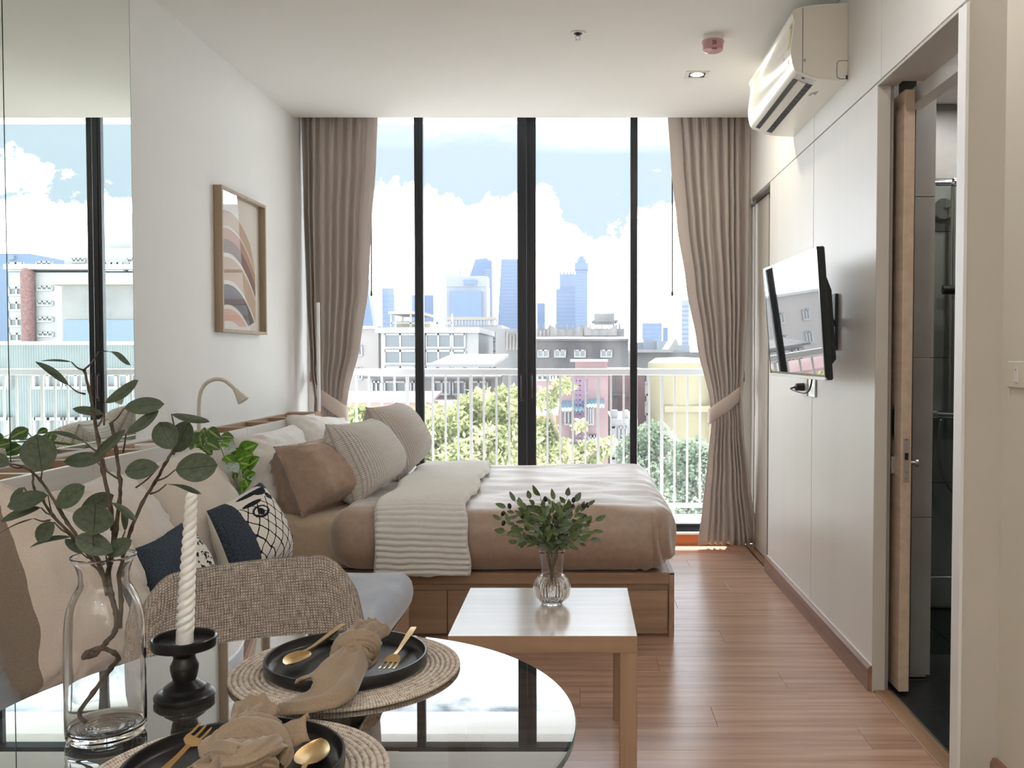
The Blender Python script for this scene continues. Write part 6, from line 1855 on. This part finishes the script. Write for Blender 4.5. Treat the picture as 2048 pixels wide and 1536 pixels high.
# ------------------------------------------------------------------ knotted napkins
m_napkin = fabric('sand_linen_napkin', srgb(.56, .485, .41), srgb(.61, .535, .455), 500, .9, .3, .12)
def napkin(label, K, tails, seed, knot_r=.037, rolls=None):
    """a cloth tied in one overhand knot: wraps round the middle, pleated tails that fan out"""
    K = Vector(K)
    t = thing('napkin', label, 'napkin', (K.x, K.y, ZP), 'knotted sand napkins')
    rs = random.Random(seed)
    ax = (Vector(tails[0][0][-1]) - Vector(tails[1][0][-1])).normalized()
    # the knot: overlapping cloth turns, each a flattened ring with creases
    for k, (path, r_) in enumerate(rolls or ()):
        P = smooth_path(path, 7); n = len(P) - 1
        def fn(u, v, P=P, n=n, r_=r_, k=k):
            i = min(n - 1, int(u * n)); f = u * n - i
            p = P[i].lerp(P[i + 1], f)
            tg = (P[min(n, i + 1)] - P[max(0, i - 1)]).normalized()
            s = tg.cross(Vector((0, 0, 1))).normalized(); up = s.cross(tg)
            b = 2 * PI * v
            tp = max(.05, math.sin(PI * min(1, max(0, .06 + .88 * u)))) ** .45
            cr = .30 * (.6 - abs(math.sin(2.5 * b + 2.2 * u + k + seed)) ** .6) + .18 * (.6 - abs(math.sin(4.5 * b - 3 * u + 2 * k)) ** .7) + .22 * fnoise(u * 3 + k, math.cos(b), math.sin(b) + seed)
            rr = r_ * tp * (1 + cr)
            return p + s * (rr * 1.25 * math.cos(b)) + up * (rr * .85 * math.sin(b))
        G().grid(fn, 44, 52, False, True).build('wrap', m_napkin, t, smooth=180)
    for k, (tilt, rr, w, dz, yaw) in enumerate(() if rolls else ((.25, 1.0, .62, .0, 1.2), (-.5, .92, .55, .004, .55), (1.0, .86, .5, .006, 1.9))):
        A = (ax * math.cos(yaw) + Vector((-ax.y, ax.x, 0)) * math.sin(yaw) + Vector((0, 0, tilt * .5))).normalized()
        U = A.orthogonal().normalized(); Wv = A.cross(U)
        def fn(u, v, A=A, U=U, Wv=Wv, rr=rr, w=w, k=k):
            a, b = 2 * PI * u, 2 * PI * v
            cr = .42 * (.6 - abs(math.sin(3.0 * b + 1.4 * math.sin(a + seed) + k)) ** .7) + .24 * (.6 - abs(math.sin(5.5 * b - 1.2 * math.sin(a) + 2 * k)) ** .8) + .06 * math.sin(3 * a + k) + .22 * fnoise(math.cos(a) * 1.6 + k, math.sin(a) * 1.6 + seed, b * .6)
            Rm = knot_r * rr * (.80 + .05 * math.sin(2 * a + k))
            rm = knot_r * (.36 + .30 * cr)
            p = (U * math.cos(a) + Wv * math.sin(a)) * (Rm + rm * math.cos(b)) + A * (knot_r * w * 1.05 * math.sin(b) * (1 + cr * .5))
            p.z *= .74
            return K + p + Vector((0, 0, dz))
        G().grid(fn, 64, 48, True, True).build('wrap', m_napkin, t, smooth=180)
    for k, (path, w0, w1, folds, lift) in enumerate(tails):
        P = smooth_path(path, 8); n = len(P) - 1
        def fn(u, v, P=P, n=n, w0=w0, w1=w1, folds=folds, k=k, lift=lift):
            i = min(n - 1, int(v * n)); f = v * n - i
            p = P[i].lerp(P[i + 1], f)
            tg = (P[min(n, i + 1)] - P[max(0, i - 1)]).normalized()
            s = tg.cross(Vector((0, 0, 1))).normalized()
            up = s.cross(tg)
            w = w0 + (w1 - w0) * (v ** .8)
            q = 2 * u - 1
            e = .25 + .75 * (1 - v) 
            h = .006 * (.5 - abs(math.sin(q * 5.2 + 1.5 * v + k)) ** .7) + lift * (1 - q * q) * (1 - .35 * v) + .006 * e * math.sin(q * PI * folds + k) + .004 * fnoise(q * 2 + seed, v * 3, k) * (1 + v)
            # rolled edges
            h -= .008 * max(0, abs(q) - .82) / .18
            return p + s * (w * q * (1 - .08 * v * math.sin(v * 5 + k))) + up * h + tg * (.010 * math.sin(q * 2.2 + k + seed) * v)
        o = G().grid(fn, 34, 26).build('tail', m_napkin, t, smooth=180)
        o.modifiers.new('thickness', 'SOLIDIFY').thickness = .0022
    return t
def zz(px, py, h): return px_z(px, py, h)
k1 = zz(712, 1302, ZP + .034)
napkin('sand napkin tied in a knot on the plate nearer the tweed chair', k1,
       [([zz(705, 1306, ZP + .034), zz(690, 1320, ZP + .036), zz(668, 1345, ZP + .034), zz(640, 1378, ZR + .010), zz(612, 1405, TZ0 + .012)], .026, .056, 2.2, .016),
        ([zz(716, 1296, ZP + .036), zz(730, 1278, ZP + .038), zz(742, 1262, ZP + .040), zz(752, 1248, ZP + .044)], .020, .026, 2.6, .022),
        ([zz(700, 1290, ZP + .032), zz(712, 1268, ZP + .040), zz(728, 1248, ZP + .046)], .014, .024, 1.8, .018)], 3)
k2 = zz(488, 1497, ZP + .034)
napkin('sand napkin tied in a knot on the plate at the near table edge', k2,
       [([zz(480, 1480, ZP + .030), zz(492, 1452, ZP + .030), zz(505, 1428, ZP + .034), zz(512, 1408, ZP + .040)], .020, .028, 2.0, .012),
        ([zz(510, 1490, ZP + .030), zz(545, 1476, ZP + .030), zz(580, 1462, ZP + .030), zz(612, 1446, ZP + .034)], .014, .026, 1.6, .012),
        ([zz(470, 1510, ZP + .026), zz(445, 1535, ZP + .026), zz(415, 1565, ZR + .010), zz(385, 1600, TZ0 + .014)], .020, .044, 2.4, .014)], 8, .042, rolls=[
       ([zz(426, 1524, ZP + .014), zz(438, 1490, ZP + .026), zz(478, 1467, ZP + .036), zz(524, 1470, ZP + .036), zz(553, 1500, ZP + .026), zz(550, 1536, ZP + .014)], .020),
       ([zz(428, 1504, ZP + .018), zz(468, 1503, ZP + .042), zz(515, 1514, ZP + .042), zz(548, 1538, ZP + .024)], .018),
       ([zz(448, 1464, ZP + .018), zz(490, 1448, ZP + .032), zz(534, 1454, ZP + .032), zz(556, 1482, ZP + .018)], .015),
       ([zz(456, 1545, ZP + .024), zz(486, 1522, ZP + .048), zz(532, 1494, ZP + .048), zz(556, 1490, ZP + .030)], .016)])

# ------------------------------------------------------------------ ribbed vase with olive sprigs on the side table
OX = px_z(1104, 1207, TZ); ox, oy = OX.x, OX.y
rv = thing('ribbed_vase', 'small ribbed clear glass vase with a round belly on the side table', 'vase', (ox, oy, TZ + .0004))
S_ = oy / FPX
def vw(px): return px * S_
o_ = [(.0, .0), (vw(20), 0), (vw(21), .004), (vw(20), .007), (vw(27), .013), (vw(33), .024), (vw(36.2), .045), (vw(36.2), .060), (vw(33), .078), (vw(27), .089), (vw(23), .094), (vw(22), .100), (vw(22.6), .125), (vw(24.5), .160), (vw(25.5), .172)]
i_ = [(vw(24.8), .1732), (vw(23.6), .172), (vw(22.6), .158), (vw(20.9), .125), (vw(20.3), .100), (vw(21.5), .094), (vw(25.5), .088), (vw(31.5), .077), (vw(34.5), .060), (vw(34.5), .046), (vw(31), .026), (vw(24), .015), (vw(12), .011), (0, .010)]
def ribs(k, a): return 1 + (.034 * math.cos(a * 32) if 3.0 < k < 26 else 0)
po = [(0, 0), (vw(20), 0)] + densify(o_[2:], 3); pi_ = densify(i_[:-1], 2) + [i_[-1]]
G().lathe(po + pi_, (ox, oy, TZ + .0004), 128, fn=ribs).build('glass_body', m_clear, rv, smooth=60)
ob = thing('olive_bouquet', 'bushy artificial olive sprigs with black olives in the ribbed vase', 'bouquet', (ox, oy, TZ + .013))
rnd = random.Random(21)
def OP(px, py, dy=0.0): return px_y(px, py, oy + dy)
TIPS = [(1000, 1040, -.02), (1012, 1015, .02), (1030, 1003, -.03), (1060, 998, .03), (1080, 992, -.02), (1108, 1000, .04), (1135, 992, -.03), (1150, 1003, .03), (1175, 1012, -.01), (1190, 1042, .02), (1185, 1062, -.03), (1010, 1062, .03), (1045, 1030, -.06), (1090, 1022, -.07), (1130, 1030, -.06), (1165, 1040, -.05), (1030, 1072, -.06), (1070, 1060, -.08), (1120, 1062, -.08), (1160, 1078, -.05), (1050, 1015, .07), (1100, 1010, .08), (1150, 1025, .07), (1180, 1080, .05), (1035, 1085, .05), (1080, 1045, .0), (1125, 1045, .0)]
sprigs = []
for i, (tx, ty, td) in enumerate(TIPS):
    a = 2 * PI * i / len(TIPS)
    b0_ = Vector((ox + .010 * math.cos(a), oy + .010 * math.sin(a), TZ + .018))
    b1_ = Vector((ox + .006 * math.cos(a + 2), oy + .006 * math.sin(a + 2), TZ + .095))
    b2_ = Vector((ox + .018 * math.cos(a + .5) , oy + .014 * math.sin(a + .5), TZ + .178))
    tp = OP(tx, ty, td)
    md = b2_.lerp(tp, .5) + Vector((0, 0, .012))
    P = smooth_path([b0_, b1_, b2_, md, tp], 6)
    G().tube(P, [.0013 - .0007 * k / (len(P) - 1) for k in range(len(P))], 5).build('sprig', m_stem, ob, smooth=180)
    sprigs.append(P)
    nlf = 11
    for k in range(nlf):
        f = .50 + .50 * k / (nlf - 1)
        p = P[min(len(P) - 1, int(f * (len(P) - 1)))]
        q = P[max(0, int(f * (len(P) - 1)) - 1)]
        d = (p - q).normalized() if (p - q).length > 1e-6 else Vector((0, 0, 1))
        sd_ = Vector((rnd.uniform(-1, 1), rnd.uniform(-1, 1), rnd.uniform(-.5, .4)))
        sd_ = (sd_ - d * sd_.dot(d)).normalized()
        if k == nlf - 1: sd_ *= .25
        dr = (d * .75 + sd_ * .9).normalized()
        if p.z < TZ + .19: dr = (dr + Vector((0, 0, .35))).normalized()
        ln = rnd.uniform(.030, .050)
        leaf('leaf', m_olive if rnd.random() < .68 else m_olive2, p, p + dr * ln, rnd.uniform(.0062, .0105), ob, (rnd.uniform(-.6, .6), -1, rnd.uniform(-.2, .8)), .25, rnd.uniform(-.12, .16), rnd.uniform(-.8, .8), nl=6)
for (fx, fy, fd) in ((1019, 1012, 0), (1006, 1027, .01), (1007, 1046, -.02), (1045, 1032, -.05), (1057, 1021, .03), (1091, 998, -.02), (1110, 1013, .03), (1112, 1033, -.06), (1113, 1050, -.08), (1146, 1013, .02), (1168, 1012, 0), (1170, 1034, -.03), (1175, 1010, .04), (1147, 1000, -.02)):
    c = OP(fx, fy, fd); dr = Vector((rnd.uniform(-.5, .5), rnd.uniform(-.3, .3), 1)).normalized()
    G().tube([c - dr * .0095, c - dr * .0085, c - dr * .005, c, c + dr * .005, c + dr * .0085, c + dr * .0095], [.0012, .0036, .0060, .0068, .0058, .0034, .0008], 10).build('olive', m_olivefruit, ob, smooth=180)
    best = min((p for P in sprigs for p in P), key=lambda p: (p - c + dr * .01).length)
    G().tube([best, (best + c - dr * .009) / 2, c - dr * .009], .0007, 5).build('olive_stalk', m_stem, ob, smooth=180)

# ------------------------------------------------------------------ pothos trailing over the headboard shelf
py_ = 3.62
pt = thing('pothos_plant', 'variegated green pothos trailing from the headboard shelf between the cushions', 'plant', (-1.715, py_, HZ - .099))
G().lathe([(0, 0), (.042, 0), (.055, .085), (.056, .098), (.052, .098), (.050, .085), (0, .080)], (-1.715, py_, HZ - .099), 28).build('pot', pmat('white_pot', (.8, .79, .77), .4), pt, smooth=40)
G().lathe([(.0, .083), (.050, .083), (0, .088)], (-1.715, py_, HZ - .099), 20).build('soil', pmat('soil', (.03, .02, .015), 1), pt, smooth=180)
def PO(px, py, Y): return px_y(px, py, Y)
VINES = [[(430, 880, 3.62), (415, 862, 3.6), (400, 868, 3.6)], [(430, 880, 3.62), (450, 862, 3.6), (462, 872, 3.55), (470, 895, 3.5)], [(432, 880, 3.62), (448, 882, 3.5), (470, 905, 3.45), (490, 915, 3.45)],
         [(440, 882, 3.6), (462, 905, 3.42), (475, 935, 3.40), (485, 965, 3.38)], [(432, 884, 3.6), (440, 892, 3.45), (455, 930, 3.4), (468, 950, 3.38), (467, 975, 3.38), (463, 1000, 3.37)], [(428, 880, 3.62), (405, 880, 3.55), (395, 895, 3.5)]]
for v in VINES:
    P = smooth_path([Vector((-1.715, py_, HZ - .02))] + [PO(*q) for q in v], 6)
    G().tube(P, [.0026 - .0012 * k / (len(P) - 1) for k in range(len(P))], 6).build('vine', pmat('pothos_vine', srgb(.48, .55, .30), .6) if 'pothos_vine' not in MATS else MATS['pothos_vine'], pt, smooth=180)
PL = [ # base, tip, half width px, Y, bright
 ((400, 872), (404, 896), 9, 3.56, 0), ((388, 868), (378, 892), 12, 3.58, 0), ((405, 866), (392, 882), 10, 3.6, 0), ((404, 858), (411, 868), 6, 3.6, 0), ((416, 858), (443, 880), 10, 3.55, 0),
 ((440, 873), (469, 876), 8, 3.5, 0), ((412, 884), (440, 900), 11, 3.48, 0), ((405, 892), (425, 910), 12, 3.5, 0), ((395, 882), (385, 905), 12, 3.55, 0), ((425, 868), (408, 880), 9, 3.55, 0),
 ((444, 884), (464, 892), 8, 3.44, 1), ((450, 893), (473, 900), 9, 3.42, 2), ((477, 905), (517, 888), 13, 3.42, 1), ((462, 915), (494, 902), 11, 3.43, 1), ((473, 922), (508, 908), 12, 3.41, 1),
 ((492, 935), (520, 914), 11, 3.4, 1), ((478, 925), (500, 930), 11, 3.4, 1), ((450, 912), (464, 925), 9, 3.42, 1), ((468, 932), (450, 945), 10, 3.39, 2), ((466, 928), (476, 945), 8, 3.39, 2),
 ((484, 952), (497, 938), 8, 3.39, 1), ((490, 955), (512, 946), 8, 3.38, 1), ((490, 958), (497, 975), 12, 3.38, 1), ((500, 950), (508, 962), 7, 3.38, 2), ((484, 972), (484, 988), 9, 3.37, 0), ((470, 945), (471, 962), 5, 3.38, 0)]
m_pothos3 = leaf_mat('pothos_leaf_glint', srgb(.56, .64, .60), srgb(.74, .80, .80), 5, srgb(.70, .78, .60))  # paler leaf copy, a glossy glint put into the colour
for b_, t_, w_, Y_, br_ in PL:
    Y2 = Y_ - .03
    leaf('leaf', (m_pothos2, m_pothos, m_pothos3)[br_], PO(*b_, Y_), PO(*t_, Y2), 1.3 * w_ * Y_ / FPX, pt, (rnd.uniform(-.3, .5), -1, rnd.uniform(.2, .9)), .18, rnd.uniform(.02, .10), rnd.uniform(-.3, .3), shape=1.0, nl=9, blunt=.85)
